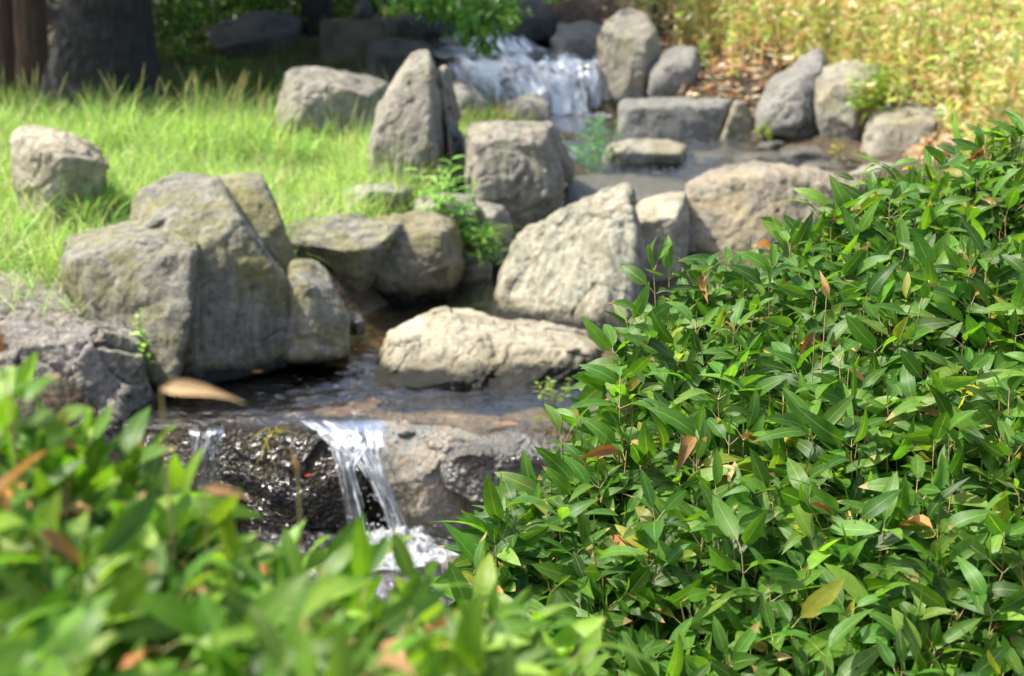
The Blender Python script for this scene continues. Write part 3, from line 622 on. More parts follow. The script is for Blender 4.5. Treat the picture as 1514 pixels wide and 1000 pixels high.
# concrete block and the stone on it
def block():
    bm = bmesh.new(); a = P(480, 140, 16.9); b = P(575, 30, 16.9); w = b[0] - a[0]; h = b[2] - a[2] + .3
    bmesh.ops.create_cube(bm, size=1); bmesh.ops.scale(bm, vec=(w, .7, h), verts=bm.verts)
    bmesh.ops.bevel(bm, geom=bm.edges[:], offset=.02, segments=2, affect='EDGES')
    me = bpy.data.meshes.new('concrete_block'); bm.to_mesh(me); bm.free(); o = bpy.data.objects.new('concrete_block', me); COL.objects.link(o)
    o.location = ((a[0] + b[0]) / 2, 17.25, b[2] - h / 2); o.rotation_euler.z = R(-8)
    me.materials.append(plain_mat('mossy_concrete', (.12, .105, .075), .9, (.06, .055, .035), 5, .4, .02))
    tag(o, 'square brown concrete block standing in the shade left of the upper waterfall', 'block')
block()
rock('small_stone', 'small dark stone sitting on top of the concrete block', [
  H((520,20,17.2),(530,-4,17.3),(545,-2,17.3),(552,22,17.2),(545,33,17.1),(522,33,17.1),(535,10,17.),(540,0,17.6),(548,30,17.5),(524,30,17.5))], M_dark, seed=47)

# ------------------------------------------------------------------ water
def water_sheet(name, corners_fn, nu, nv, mat, amp, label=None, kind=None, freq=8., stretch=(1, 1, 1), turb=None):
    u, v = np.meshgrid(np.linspace(0, 1, nu), np.linspace(0, 1, nv), indexing='ij')
    p = corners_fn(u.ravel(), v.ravel())
    q = p * np.array(stretch)
    p[:, 2] += (fbm(q * freq, 2) + .5 * fbm(q * freq * 2.7 + 5, 1)) * amp * (1 if turb is None else turb(p))
    a = (np.arange(nu - 1)[:, None] * nv + np.arange(nv - 1)[None]).ravel()
    F = np.stack([a, a + nv, a + nv + 1, a + 1], 1)
    o = mk(name, p, F, mat, attrs={'lt': np.stack([u.ravel(), v.ravel(), np.ones(u.size)], 1)})
    return tag(o, label, kind=kind)
M_pool = water_mat('pool_water', (.86, .77, .56), 13, .26, .04, stretch=(.8, 1.3, 1), detail=1.5)
def pool_fn(u, v):
    x = -2.3 + u * 4.0; y = 6.08 + v * 4.2
    e = .06 * fbm(np.stack([x * 3, x * 0, x * 0 + 3], 1), 3) * np.clip((6.6 - y) / .5, 0, 1); y = y + e
    z = np.zeros_like(x); dz = np.clip(6.3 - y, 0, 1); z -= dz * dz * 1.1
    z += np.clip((y - 9.0) / 1.2, 0, 1) * .1
    return np.stack([x, y, z], 1)
water_sheet('pool', pool_fn, 340, 340, M_pool, .0045, 'rippling brown pool between the rocks', 'structure', 7, (.75, 1.3, 1), lambda p: .6 + 4.5 * np.exp(-((p[:, 0] + .75) / .42) ** 2) * np.clip(1.2 - np.abs(p[:, 1] - 6.5) / 1.0, 0, 1))
M_str = water_mat('stream_water', (.45, .41, .32), 7, .5, .05, foam=.05, stretch=(1, 1, 1), detail=2)
def up_fn(u, v):
    y = 10.4 + v * 5.0; x = -.2 + u * 3.8
    z = np.interp(y, [10.4, 10.8, 11.6, 12.4, 13.5, 15.4], [.08, .2, .27, .38, .46, .6])
    return np.stack([x, y, z], 1)
water_sheet('upper_stream', up_fn, 150, 170, M_str, .012, 'shallow upper stream running between the far rocks', 'structure', 5)
def low_fn(u, v): return np.stack([-1.7 + u * 2.2, 3.9 + v * 2.2, np.full_like(u, -.47)], 1)
M_low = water_mat('splash_pool_water', (.35, .36, .32), 12, .8, .08, foam=.12)
water_sheet('splash_pool', low_fn, 160, 160, M_low, .015, 'dark splash pool below the lower waterfall', 'structure', 7)
def top_fn(u, v):
    y = 15.6 + v * 3.2; x = -1.1 + u * 2.5; return np.stack([x, y, np.interp(y, [15.6, 17.2, 17.6, 18.8], [1.16, 1.2, 1.45, 1.5])], 1)
water_sheet('top_pool', top_fn, 90, 90, M_str, .02, 'shallow water above the upper waterfall', 'structure', 5)

def fall(name, rows, nu, nv, mat, parent=None, amp=.02, streak=14, dens=1., label=None, origin=None, fade=0.):
    """rows: list of (px_left, px_right, py, Y) down the fall"""
    A = np.array([P(r[0], r[2], r[3]) for r in rows]); B = np.array([P(r[1], r[2], r[3]) for r in rows])
    tt = np.linspace(0, 1, len(rows)); v = np.linspace(0, 1, nv)
    a = np.stack([np.interp(v, tt, A[:, k]) for k in range(3)], 1); b = np.stack([np.interp(v, tt, B[:, k]) for k in range(3)], 1)
    for _ in range(max(1, nv // 14)):
        for q in (a, b): q[1:-1] = (q[:-2] + q[1:-1] * 2 + q[2:]) / 4
    u = np.linspace(0, 1, nu)
    p = a[None] + (b - a)[None] * u[:, None, None]
    U, Vv = np.meshgrid(u, v, indexing='ij')
    Uw = U.ravel() + .06 * fbm(np.stack([U.ravel() * 5, Vv.ravel() * 3, U.ravel() * 0 + 2], 1), 3)
    q = np.stack([U.ravel() * streak, Vv.ravel() * 1.4, np.full(U.size, amp * 100)], 1)
    h = fbm(q, 4) * amp + (1 - (2 * U.ravel() - 1) ** 2) * amp
    p = p.reshape(-1, 3); p[:, 1] -= h; p[:, 2] += h * .3; p[:, 0] += fbm(q * 1.7 + 9, 2) * amp * .4
    e = np.minimum(U, 1 - U).ravel(); den = np.clip((e + .03 * fbm(q * 1.3, 2)) / .12, 0, 1) * dens * np.clip(Vv.ravel() / .35 - .1 + .5 * fbm(q * .8 + 4, 2), 0, 1)
    ii = (np.arange(nu - 1)[:, None] * nv + np.arange(nv - 1)[None]).ravel()
    F = np.stack([ii, ii + nv, ii + nv + 1, ii + 1], 1)
    return mk(name, p, F, mat, parent=parent, attrs={'lt': np.stack([Uw, Vv.ravel(), den], 1)})

M_fall = fall_mat('falling_water', 11, 2.4, .50, .64)
M_fallw = fall_mat('white_falling_water', 10, 2.6, .46, .62)
M_sheet = fall_mat('sheet_water', 12, 4, .60, .8, bmp=.3)
M_curt = fall_mat('curtain_water', 13, 1.8, .38, .54, (.86, .88, .88))
M_thread = NT('water_thread'); M_thread = M_thread.surf(M_thread.principled((.85, .88, .9), .12, .9))
M_foam = NT('foam'); _g2 = M_foam.n.new('ShaderNodeNewGeometry'); _nf = M_foam.noise(_g2.outputs['Position'], 45, 5, .7)
_nh = M_foam.noise(_g2.outputs['Position'], 22, 5, .7, .8); _fb = M_foam.principled((.66, .69, .72), .25, .7, M_foam.bump(_nf, 1., .03))
_ft = M_foam.node('ShaderNodeBsdfTransparent'); _fm = M_foam.node('ShaderNodeMixShader', Fac=M_foam.ramp(_nh, [(.40, .1), (.55, 1.)]), i1=_ft.outputs[0], i2=_fb)
M_foam = M_foam.surf(_fm.outputs[0])

def foam_mound(name, centres, parent, n=22, r=.5):
    """low lumpy froth: domes merged into one surface over the water, plus droplets"""
    V, F = [], []; o = 0
    for (px, py, Y, w, d, h) in centres:
        c = P(px, py, Y); nn = 26
        gx, gy = np.meshgrid(np.linspace(-1, 1, nn), np.linspace(-1, 1, nn)); rr = np.sqrt(gx ** 2 + gy ** 2).ravel()
        x = c[0] + gx.ravel() * w; y = c[1] + gy.ravel() * d
        q = np.stack([x * 24, y * 24, np.full(x.size, c[2])], 1)
        z = c[2] - .03 + h * np.clip(1 - rr ** 2, 0, 1) * (.55 + .9 * fbm(q, 4, .6)) + .006
        V.append(np.stack([x, y, z], 1)); a = (np.arange(nn - 1)[:, None] * nn + np.arange(nn - 1)[None]).ravel()
        f = np.stack([a, a + 1, a + nn + 1, a + nn], 1); f = f[(rr[f] < 1).all(1)]; F.append(f + o); o += nn * nn
    return mk(name, np.concatenate(V), np.concatenate(F), M_foam, parent=parent)

def droplets(name, spots, parent, mat):
    bm = bmesh.new()
    for (px, py, Y, sx, sz, n, r) in spots:
        c = P(px, py, Y)
        for _ in range(n):
            m = bmesh.ops.create_icosphere(bm, subdivisions=1, radius=random.uniform(.4, 1.3) * r)
            off = Vector((random.gauss(0, sx), random.gauss(0, sx * .5), abs(random.gauss(0, sz)))) + Vector(c)
            for v in m['verts']: v.co += off
    me = bpy.data.meshes.new(name); bm.to_mesh(me); bm.free(); me.materials.append(mat)
    o = bpy.data.objects.new(name, me); COL.objects.link(o); o.parent = parent; o.location = -Vector(parent.location); return o

lw = empty('waterfall', P(550, 800, 5.9), 'small lower waterfall pouring in two white strands over the wet sill into foam', 'waterfall')
fall('water_sheet', [(410, 580, 606, 6.36), (425, 585, 620, 6.14), (455, 580, 638, 6.03), (485, 575, 662, 5.95), (500, 585, 690, 5.9)], 70, 60, M_sheet, lw, .007, 7, dens=.62)
fall('water_strand', [(470, 525, 638, 6.02), (486, 524, 660, 5.93), (496, 524, 690, 5.88), (505, 535, 735, 5.86), (512, 545, 800, 5.85)], 40, 70, M_fall, lw, .022, 6)
fall('water_strand', [(505, 560, 636, 6.02), (524, 562, 662, 5.92), (540, 570, 700, 5.86), (562, 590, 745, 5.84), (578, 612, 800, 5.82)], 40, 70, M_fallw, lw, .025, 6)
def threads():
    rng = np.random.default_rng(9)
    for k in range(22):
        side = k % 2; a = rng.uniform(0, 1)
        rows = [(455 + 110 * a, 630, 6.04), (488 + 70 * a, 655, 5.94), ((500 + 20 * a) if not side else (535 + 28 * a), 690, 5.88), ((506 + 32 * a) if not side else (560 + 30 * a), 740, 5.83), ((510 + 42 * a) if not side else (576 + 42 * a), 800, 5.81)]
        p = np.array([P(*q) for q in rows]); t = np.linspace(0, 1, 30); path = np.stack([np.interp(t, np.linspace(0, 1, 5), p[:, c_]) for c_ in range(3)], 1)
        for _ in range(3): path[1:-1] = (path[:-2] + 2 * path[1:-1] + path[2:]) / 4
        t0 = rng.uniform(.0, .5); t1 = min(1, t0 + rng.uniform(.3, .7)); path = path[int(t0 * 29):int(t1 * 29) + 2]; n = len(path)
        path[:, :2] += np.cumsum(rng.normal(0, .0012, (n, 2)), 0); rad = rng.uniform(.002, .005) * np.sin(np.linspace(.15, 3.0, n)) * (1 + .4 * np.sin(np.arange(n) * rng.uniform(.8, 2)))
        V, F = tube_arrays([path], [rad], 6); mk('water_thread', V, F, M_thread, lw, origin=lw.location)
threads()
foam_mound('foam', [(575, 822, 5.55, .2, .1, .03), (640, 815, 5.6, .12, .09, .03), (545, 800, 5.78, .14, .10, .08), (600, 798, 5.74, .14, .12, .09), (525, 803, 5.74, .1, .08, .06), (625, 808, 5.66, .10, .09, .05), (585, 812, 5.64, .12, .07, .05)], lw)
droplets('spray', [(565, 795, 5.78, .05, .05, 60, .005), (535, 795, 5.78, .05, .04, 30, .004), (560, 740, 5.82, .04, .05, 30, .004), (600, 800, 5.7, .06, .03, 30, .004)], lw, M_foam)['kind'] = 'stuff'
lw2 = empty('waterfall', P(306, 710, 5.98), 'thin clear trickle over the far left of the black wet sill', 'waterfall')
fall('water_strand', [(275, 335, 622, 6.1), (278, 334, 640, 5.98), (280, 330, 670, 5.93), (282, 328, 730, 5.92), (280, 330, 800, 5.92)], 40, 60, M_sheet, lw2, .02, 8)
fall('water_strand', [(290, 322, 640, 5.975), (292, 320, 680, 5.92), (290, 322, 800, 5.91)], 30, 50, M_fall, lw2, .02, 5, dens=.6)
upw = empty('waterfall', P(800, 170, 15.1), 'wide upper waterfall falling as a streaked curtain between dark boulders', 'waterfall')
fall('water_curtain', [(640, 905, 78, 16.1), (645, 905, 88, 15.7), (655, 907, 100, 15.45), (665, 910, 118, 15.35), (675, 915, 140, 15.3), (680, 918, 172, 15.25)], 160, 60, M_curt, upw, .12, 13)
fall('water_chute', [(700, 772, 38, 17.6), (696, 782, 48, 17.3), (690, 792, 62, 17.0), (680, 810, 76, 16.6), (675, 825, 84, 16.3)], 70, 50, M_fallw, upw, .08, 8)
foam_mound('foam', [(790, 172, 15.0, .35, .12, .04), (880, 170, 15.05, .22, .12, .05), (835, 176, 14.9, .2, .1, .03), (730, 172, 15.0, .25, .12, .04)], upw)
# backing rock that carries the curtain
rock('sill_rock', 'dark wet ledge that the upper waterfall curtain spills over', [
  H((640,82,16.3),(640,92,15.85),(905,90,15.85),(910,82,16.3),(655,104,15.62),(905,102,15.62),(665,200,15.5),(915,200,15.5),(640,95,17.5),(910,95,17.5),(640,220,17),(910,220,17))], M_wet, seed=48, amp=.3)
cw = empty('waterfall', P(715, 435, 8.9), 'tiny cascade in the gap between the mossy round rock and the leaning slab', 'waterfall')
fall('water_strand', [(705, 745, 412, 9.3), (700, 742, 422, 9.1), (695, 738, 432, 9.0), (690, 738, 450, 8.85)], 30, 30, M_fall, cw, .02, 5)
foam_mound('foam', [(716, 446, 8.8, .09, .08, .03)], cw)
sw = empty('waterfall', P(850, 330, 10.5), 'short thin spill from the wet slab down to the pool behind the leaning slab', 'waterfall')
fall('water_strand', [(840, 900, 280, 11.1), (838, 898, 296, 10.7), (836, 890, 306, 10.5), (836, 885, 345, 10.4)], 30, 30, M_sheet, sw, .02, 6)

# ------------------------------------------------------------------ vegetation
M_leaf = leaf_mat('bamboo_leaf', .46, .38, spec=.28, tint=(1.7, 1.75, .5))
M_grass = leaf_mat('grass_blade', .42, .55, False, (1.12, 1.12, .75), .3)
M_dry = leaf_mat('dry_leaf', .25, .6, True, (1.2, .9, .6), .3)
M_stem = plain_mat('bamboo_stem', (.36, .31, .12), .5, (.40, .28, .14), 30)
M_tree_leaf = leaf_mat('tree_leaf', .4, .4, False)
M_bark = plain_mat('bark', (.03, .029, .026), .9, (.012, .012, .011), 6, .8, .04, (5, 5, .8))
M_barkb = plain_mat('brown_bark', (.13, .08, .045), .9, (.06, .04, .025), 6, .8, .03, (3, 3, .6))
GREENS = [(5, (.066, .160, .020)), (5, (.090, .202, .024)), (3.5, (.042, .112, .015)), (2.5, (.14, .26, .034)), (.4, (.28, .30, .04))]
BROWN = [(3, (.38, .17, .05)), (2, (.45, .27, .11)), (1, (.28, .15, .06)), (1, (.5, .36, .2))]

def idw(ctrl, x, y, p=1.6, eps=.004):
    d2 = (x[:, None] - ctrl[:, 0]) ** 2 + (y[:, None] - ctrl[:, 1]) ** 2 + eps
    w = d2 ** -p; return (w * ctrl[:, 2]).sum(1) / w.sum(1)
def inside(poly, x, y):
    r = np.zeros(len(x), bool); n = len(poly); j = n - 1
    for i in range(n):
        xi, yi = poly[i]; xj, yj = poly[j]
        c = ((yi > y) != (yj > y)) & (x < (xj - xi) * (y - yi) / (yj - yi + 1e-12) + xi); r ^= c; j = i
    return r

def bamboo(name, label, ctrl_px, poly_px, n, height, Lr, seed, nodes=(6, 9), dry=.03, dry_spots=(), nmax_stems=None, jitter=.035, extra_dry=0, pal=None):
    rng = np.random.default_rng(seed)
    ctrl = np.array([P(*c) for c in ctrl_px]); poly = [(P(a, 500, Y)[0], Y) for a, Y in poly_px]
    lo = np.min(poly, 0); hi = np.max(poly, 0)
    X = rng.uniform(lo[0], hi[0], n * 4); Y = rng.uniform(lo[1], hi[1], n * 4); k = inside(poly, X, Y); X, Y = X[k][:n], Y[k][:n]; n = len(X)
    Z = idw(ctrl, X, Y) + rng.normal(0, jitter, n) - np.abs(rng.normal(0, .03, n))
    G0 = np.minimum(G(X, Y), Z - height)
    root = empty(name, (float(np.mean(X)), float(np.mean(Y)), float(G0.mean())), label, 'bush')
    paths, radii = [], []; LB, LD, LU, LL, LW, LT, LDr = [], [], [], [], [], [], []
    for i in range(n):
        lean = rng.normal(0, .05, 2) + np.array((-.03, -.05)); top = np.array((X[i], Y[i], Z[i])); bot = np.array((X[i] - lean[0], Y[i] - lean[1], G0[i]))
        mid = (top + bot) / 2 + np.append(rng.normal(0, .012, 2), 0)
        t = np.linspace(0, 1, 5)[:, None]; path = (1 - t) ** 2 * bot + 2 * t * (1 - t) * mid + t * t * top
        paths.append(path); radii.append(np.linspace(.0022, .0012, 5))
        m = rng.integers(*nodes); az = rng.uniform(0, 6.28)
        if rng.random() < .45:                                  # rolled new shoot at the tip
            LB.append(top); LD.append(np.array((rng.normal(0, .3), rng.normal(0, .3), 1.))); LU.append(np.array((.1, -1, .2))); LL.append(rng.uniform(.03, .07)); LW.append(.004); LDr.append(.1); LT.append(9.)
        tipext = rng.random() < .5
        for q in range(m):
            s_ = 1 - (q * .052 + (0 if not tipext else .025) + rng.uniform(-.008, .008)) / max(Z[i] - G0[i], .1)
            if s_ < .12: break
            p = (1 - s_) ** 2 * bot + 2 * s_ * (1 - s_) * mid + s_ * s_ * top
            kk = rng.integers(2, 4)
            for _ in range(kk):
                az += 2.2 + rng.normal(0, .5); el = rng.normal(.25 if q else .6, .28)
                d = np.array((math.cos(az) * math.cos(el), math.sin(az) * math.cos(el), math.sin(el)))
                br = rng.uniform(.008, .03); b = p + d * br + np.array((0, 0, br * .3))
                if q < 5 and br > .012: paths.append(np.array([p, b])); radii.append(np.array([.0009, .0006]))
                LB.append(b); LD.append(d); LU.append(rng.normal(0, .5, 3) + np.array((-.1, -.55, .9)))
                l = rng.uniform(*Lr) * (1 if q else .85) * (1 if rng.random() < .8 else .62); LL.append(l); LW.append(l * rng.uniform(.29, .40)); LDr.append(rng.normal(.36, .24)); LT.append(9. if rng.random() > .22 else rng.uniform(.8, 1.05))
    LB = np.array(LB); LD = np.array(LD); LU = np.array(LU); LL = np.array(LL); LW = np.array(LW); LT = np.array(LT); N = len(LB)
    isdry = rng.random(N) < dry
    col = pick(pal or GREENS, N, .17); g = ~isdry
    V, F, a, b = leaf_arrays(LB[g], LD[g], LU[g], LL[g], LW[g], col[g], droop=np.array(LDr)[g], fold=rng.normal(.28, .12, g.sum()), tip=LT[g], twist=rng.normal(0, .35, g.sum()))
    mk('foliage', V, F, M_leaf, root, attrs={'lc': a, 'lt': b}, origin=root.location)
    for (px, py, Y_, ang, l) in dry_spots:
        b0 = P(px, py, Y_); paths.append(np.array([b0 - (rng.normal(0, .04), -.02, .45), b0 - (0, -.01, .2), b0])); radii.append(np.array([.002, .0015, .001]))
    V, F = tube_arrays([p if len(p) == 5 else np.stack([np.interp(np.linspace(0, 1, 5), np.linspace(0, 1, len(p)), np.asarray(p)[:, k]) for k in range(3)], 1) for p in paths], [q if len(q) == 5 else np.interp(np.linspace(0, 1, 5), np.linspace(0, 1, len(q)), q) for q in radii], 4); st = mk('stems', V, F, M_stem, root, origin=root.location)
    # dry leaves: each a part of its own (the ones that show), placed at real nodes
    di = np.where(isdry)[0]
    dist = LB[di, 2] - idw(ctrl, LB[di, 0], LB[di, 1]); di = di[np.argsort(-dist)][:50]
    items = [(LB[k], LD[k] + np.array((0, 0, -.5)), LU[k], LL[k] * .95, LW[k] * .8) for k in di]
    for (px, py, Y_, ang, l) in dry_spots:
        items.append((P(px, py, Y_), np.array((math.cos(R(ang)), -.15, math.sin(R(ang)))), np.array((0, -.75, .6)), l, l * .27))
    c = pick(BROWN, len(items), .12)
    for k, (b0, d0, u0, l0, w0) in enumerate(items):
        V, F, a, b = leaf_arrays(b0[None], d0[None], u0[None], np.array([l0]), np.array([w0]), c[k:k + 1], droop=.2 + .5 * ((k * .37) % 1), fold=.5 + .7 * ((k * .61) % 1), twist=np.array([.5 + 1.4 * ((k * .29) % 1)]))
        mk('dry_leaf', V, F, M_dry, root, attrs={'lc': a, 'lt': b}, origin=root.location)
    return root

bamboo('bamboo_bush', 'big sharp green dwarf bamboo bush with pointed oval leaves filling the right side', [
  (640, 822, 2.45), (700, 780, 2.6), (780, 722, 2.85), (840, 625, 3.0), (880, 545, 3.15), (925, 468, 3.3), (1000, 425, 3.5), (1100, 385, 3.65), (1200, 335, 3.8), (1300, 290, 3.85), (1400, 255, 3.9), (1514, 205, 3.95), (1620, 180, 4.),
  (880, 1020, 2.2), (1000, 1020, 2.2), (1200, 1030, 2.15), (1514, 1030, 2.1), (750, 930, 2.35), (900, 800, 2.6), (1050, 800, 2.5), (1250, 800, 2.45), (1514, 800, 2.4), (1000, 620, 2.95), (1200, 600, 2.9), (1400, 600, 2.8), (1560, 600, 2.8), (1250, 450, 3.35), (1480, 400, 3.3), (1080, 500, 3.3)],
  [(680, 2.42), (720, 2.6), (800, 2.85), (870, 3.05), (905, 3.25), (950, 3.4), (1100, 3.7), (1300, 3.95), (1580, 4.05), (1680, 3.2), (1740, 2.1), (1680, 2.0), (1300, 2.0), (900, 2.1), (740, 2.2)],
  1350, .5, (.075, .13), 21, dry=.035,
  dry_spots=[(1222, 440, 2.95, 100, .06), (1205, 490, 2.95, 235, .075), (1255, 545, 2.9, -35, .06), (1100, 900, 2.4, 20, .05), (860, 885, 2.4, 200, .05)])
NB = [(-60, 545, 1.65), (0, 575, 1.6), (60, 650, 1.6), (120, 725, 1.6), (200, 750, 1.6), (300, 830, 1.6), (400, 895, 1.65), (500, 945, 1.7), (600, 975, 1.75), (700, 955, 1.8), (820, 980, 1.85),
  (-60, 1040, 1.1), (200, 1050, 1.1), (450, 1050, 1.15), (700, 1050, 1.3), (850, 1050, 1.5), (0, 830, 1.35), (250, 900, 1.35), (500, 960, 1.4)]
bamboo('bamboo_bush', 'out of focus dwarf bamboo bush close to the camera filling the lower left corner', [(a, b, Y * .84) for a, b, Y in NB],
  [(a, Y * .84) for a, Y in [(-160, 1.65), (100, 1.7), (300, 1.7), (500, 1.8), (700, 1.9), (860, 1.95), (860, 1.5), (700, 1.15), (400, 1.), (-200, 1.)]],
  430, .4, (.062, .10), 22, dry=.12, jitter=.018, pal=[(w, tuple(x * k for x, k in zip(c, (1.5, 1.3, 1.1)))) for w, c in GREENS[:4]],
  dry_spots=[(238, 575, 1.2, 2, .075), (300, 722, 1.25, -2, .058), (5, 520, 1.2, 105, .045), (60, 780, 1.1, -40, .055), (440, 700, 1.4, 100, .026), (180, 820, 1.15, -60, .04), (20, 940, 1.1, -20, .05), (480, 905, 1.2, -50, .04)])

# --- lawn
def zone_grass(name, label, n, xr, yr, keep, Lr, Wr, pal, spread=.5, droop=(.5, .3), seed=0, mat=None, zoff=0.):
    rng = np.random.default_rng(seed); X = rng.uniform(*xr, n); Y = rng.uniform(*yr, n); k = keep(X, Y); X, Y = X[k], Y[k]; n = len(X)
    Z = G(X, Y) - .01 + zoff + .05 * fbm(np.stack([X * 1.7, Y * 1.7, X * 0], 1), 4)
    cl = .55 + 1.5 * np.clip(fbm(np.stack([X * 1.6, Y * 1.6, X * 0 + 4], 1), 3) + .35, 0, 1)
    L_ = rng.uniform(*Lr, n) * cl; W_ = rng.uniform(*Wr, n)
    d = np.stack([rng.normal(0, spread, n), rng.normal(0, spread, n), np.ones(n)], 1)
    up = np.stack([rng.normal(0, 1, n), rng.normal(0, 1, n), np.full(n, .3)], 1)
    V, F, a, b = leaf_arrays(np.stack([X, Y, Z], 1), d, up, L_, W_, pick(pal, n, .2), droop=rng.normal(droop[0], droop[1], n), fold=.1, seg=4, across=2, prof='blade')
    o = mk(name, V, F, mat or M_grass, attrs={'lc': a, 'lt': b}); tag(o, label, 'grass', kind='stuff'); return o
def lawn_keep(X, Y):
    edge = np.interp(Y, [6.4, 7.0, 7.6, 8.3, 9.2, 10, 11.5, 13, 14.5], [-2.1, -2.0, -1.7, -1.35, -.65, -.3, -.35, -.1, 0.1])
    return (X < edge) & (X > -.45 * Y - .5)
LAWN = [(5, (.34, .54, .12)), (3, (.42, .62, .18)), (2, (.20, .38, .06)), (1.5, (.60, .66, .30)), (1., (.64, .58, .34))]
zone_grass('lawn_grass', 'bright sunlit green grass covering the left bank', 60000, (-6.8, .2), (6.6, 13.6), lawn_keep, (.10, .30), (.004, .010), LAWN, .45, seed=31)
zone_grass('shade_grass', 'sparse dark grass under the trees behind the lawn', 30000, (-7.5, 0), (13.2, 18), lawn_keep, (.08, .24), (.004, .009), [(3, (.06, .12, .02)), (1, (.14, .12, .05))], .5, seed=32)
def tuft(name, label, px, py, Y, n, Lm, Wm, pal, spread=.35, droop=.7, r=.08, seeds=0, group=None, cat_='grass tuft'):
    c = P(px, py, Y); rng = np.random.default_rng(int(px * 7 + py)); ang = rng.uniform(0, 6.28, n)
    b = c + np.stack([rng.normal(0, r, n), rng.normal(0, r, n), np.zeros(n)], 1); b[:, 2] = c[2]
    d = np.stack([np.cos(ang) * spread, np.sin(ang) * spread, np.ones(n)], 1) + rng.normal(0, .1, (n, 3))
    up = np.stack([-np.cos(ang), -np.sin(ang), np.full(n, .5)], 1)
    LL = rng.uniform(.55, 1, n) * Lm
    V, F, a, bb = leaf_arrays(b, d, up, LL, rng.uniform(.7, 1.2, n) * Wm, pick(pal, n, .15), droop=rng.uniform(.3, 1, n) * droop, fold=.15, seg=6, across=2, prof='blade')
    if not seeds:
        o = mk(name, V, F, M_grass, origin=c, attrs={'lc': a, 'lt': bb}); return tag(o, label, cat_, group)
    root = empty(name, c, label, cat_, group); mk('blades', V, F, M_grass, root, origin=c, attrs={'lc': a, 'lt': bb})
    for k in range(seeds):
        an = rng.uniform(0, 6.28); h = Lm * rng.uniform(1.0, 1.45); p0 = c + np.array((rng.normal(0, r), rng.normal(0, r), 0)); p1 = p0 + np.array((math.cos(an) * h * .35, math.sin(an) * h * .2, h))
        pm = (p0 + p1) / 2 + np.array((-math.cos(an) * h * .08, 0, 0)); t = np.linspace(0, 1, 9)[:, None]; path = (1 - t) ** 2 * p0 + 2 * t * (1 - t) * pm + t * t * p1
        rad = np.full(9, .0022); rad[6:] = .006; rad[8] = .002
        V, F = tube_arrays([path], [rad], 5); mk('seed_head', V, F, M_straw, root, origin=c)
    return root
M_straw = plain_mat('seed_stalk', (.42, .40, .13), .7, (.30, .22, .09), 40)
TG = [(4, (.26, .50, .08)), (2, (.38, .58, .13)), (1, (.46, .52, .18))]
for k, (px, py, Y, lab) in enumerate([
  (60, 205, 12.6, 'tall grass clump with seed heads at the left edge before the brown trunks'), (170, 205, 12.3, 'grass clump with a round pale seed head before the big dark trunk'), (215, 205, 12.5, 'tall arching grass clump at the right foot of the big dark trunk'),
  (285, 212, 12.2, 'tall grass clump with straw stalks in the middle of the lawn back edge'), (320, 215, 12.0, 'dense tall grass clump left of the broad leaning boulder'), (365, 220, 11.9, 'seedy grass clump touching the left side of the broad leaning boulder'),
  (450, 240, 11.6, 'tall single-bladed grass clump in front of the broad leaning boulder'), (505, 250, 11.6, 'grass clump at the lower right of the broad leaning boulder')]):
    tuft('grass_tuft', lab, px, py, Y, 60, .46, .014, TG, .4, .75, .13, seeds=5 if k != 6 else 3, group='tall grass clumps at the back of the lawn')
for px, py, Y, lab in [(130, 320, 8.6, 'long arching grass clump at the right foot of the pale lawn rock'), (30, 345, 8.4, 'grass clump at the left foot of the pale lawn rock'), (165, 300, 8.9, 'shaded arching grass clump beside the pale lawn rock, towards the big boulder')]:
    tuft('grass_tuft', lab, px, py, Y, 90, .26, .010, TG, .5, .8, .045, group='grass clumps around the lawn rock')
tuft('grass_tuft', 'mixed green and rusty grass tuft on the far bank left of the upper waterfall', 720, 185, 13.2, 240, .34, .009, [(4, (.16, .30, .05)), (2, (.38, .24, .10)), (2, (.3, .38, .1))], .45, .8, .22)
tuft('grass_tuft', 'bright green grass tuft against the right edge of the tallest upright stone', 690, 225, 12.2, 120, .32, .009, TG, .4, .8, .12)
tuft('grass_tuft', 'hanging green grass tuft drooping over the rocks above the tiny cascade', 705, 350, 9.25, 90, .30, .010, TG, .7, 1.6, .07)

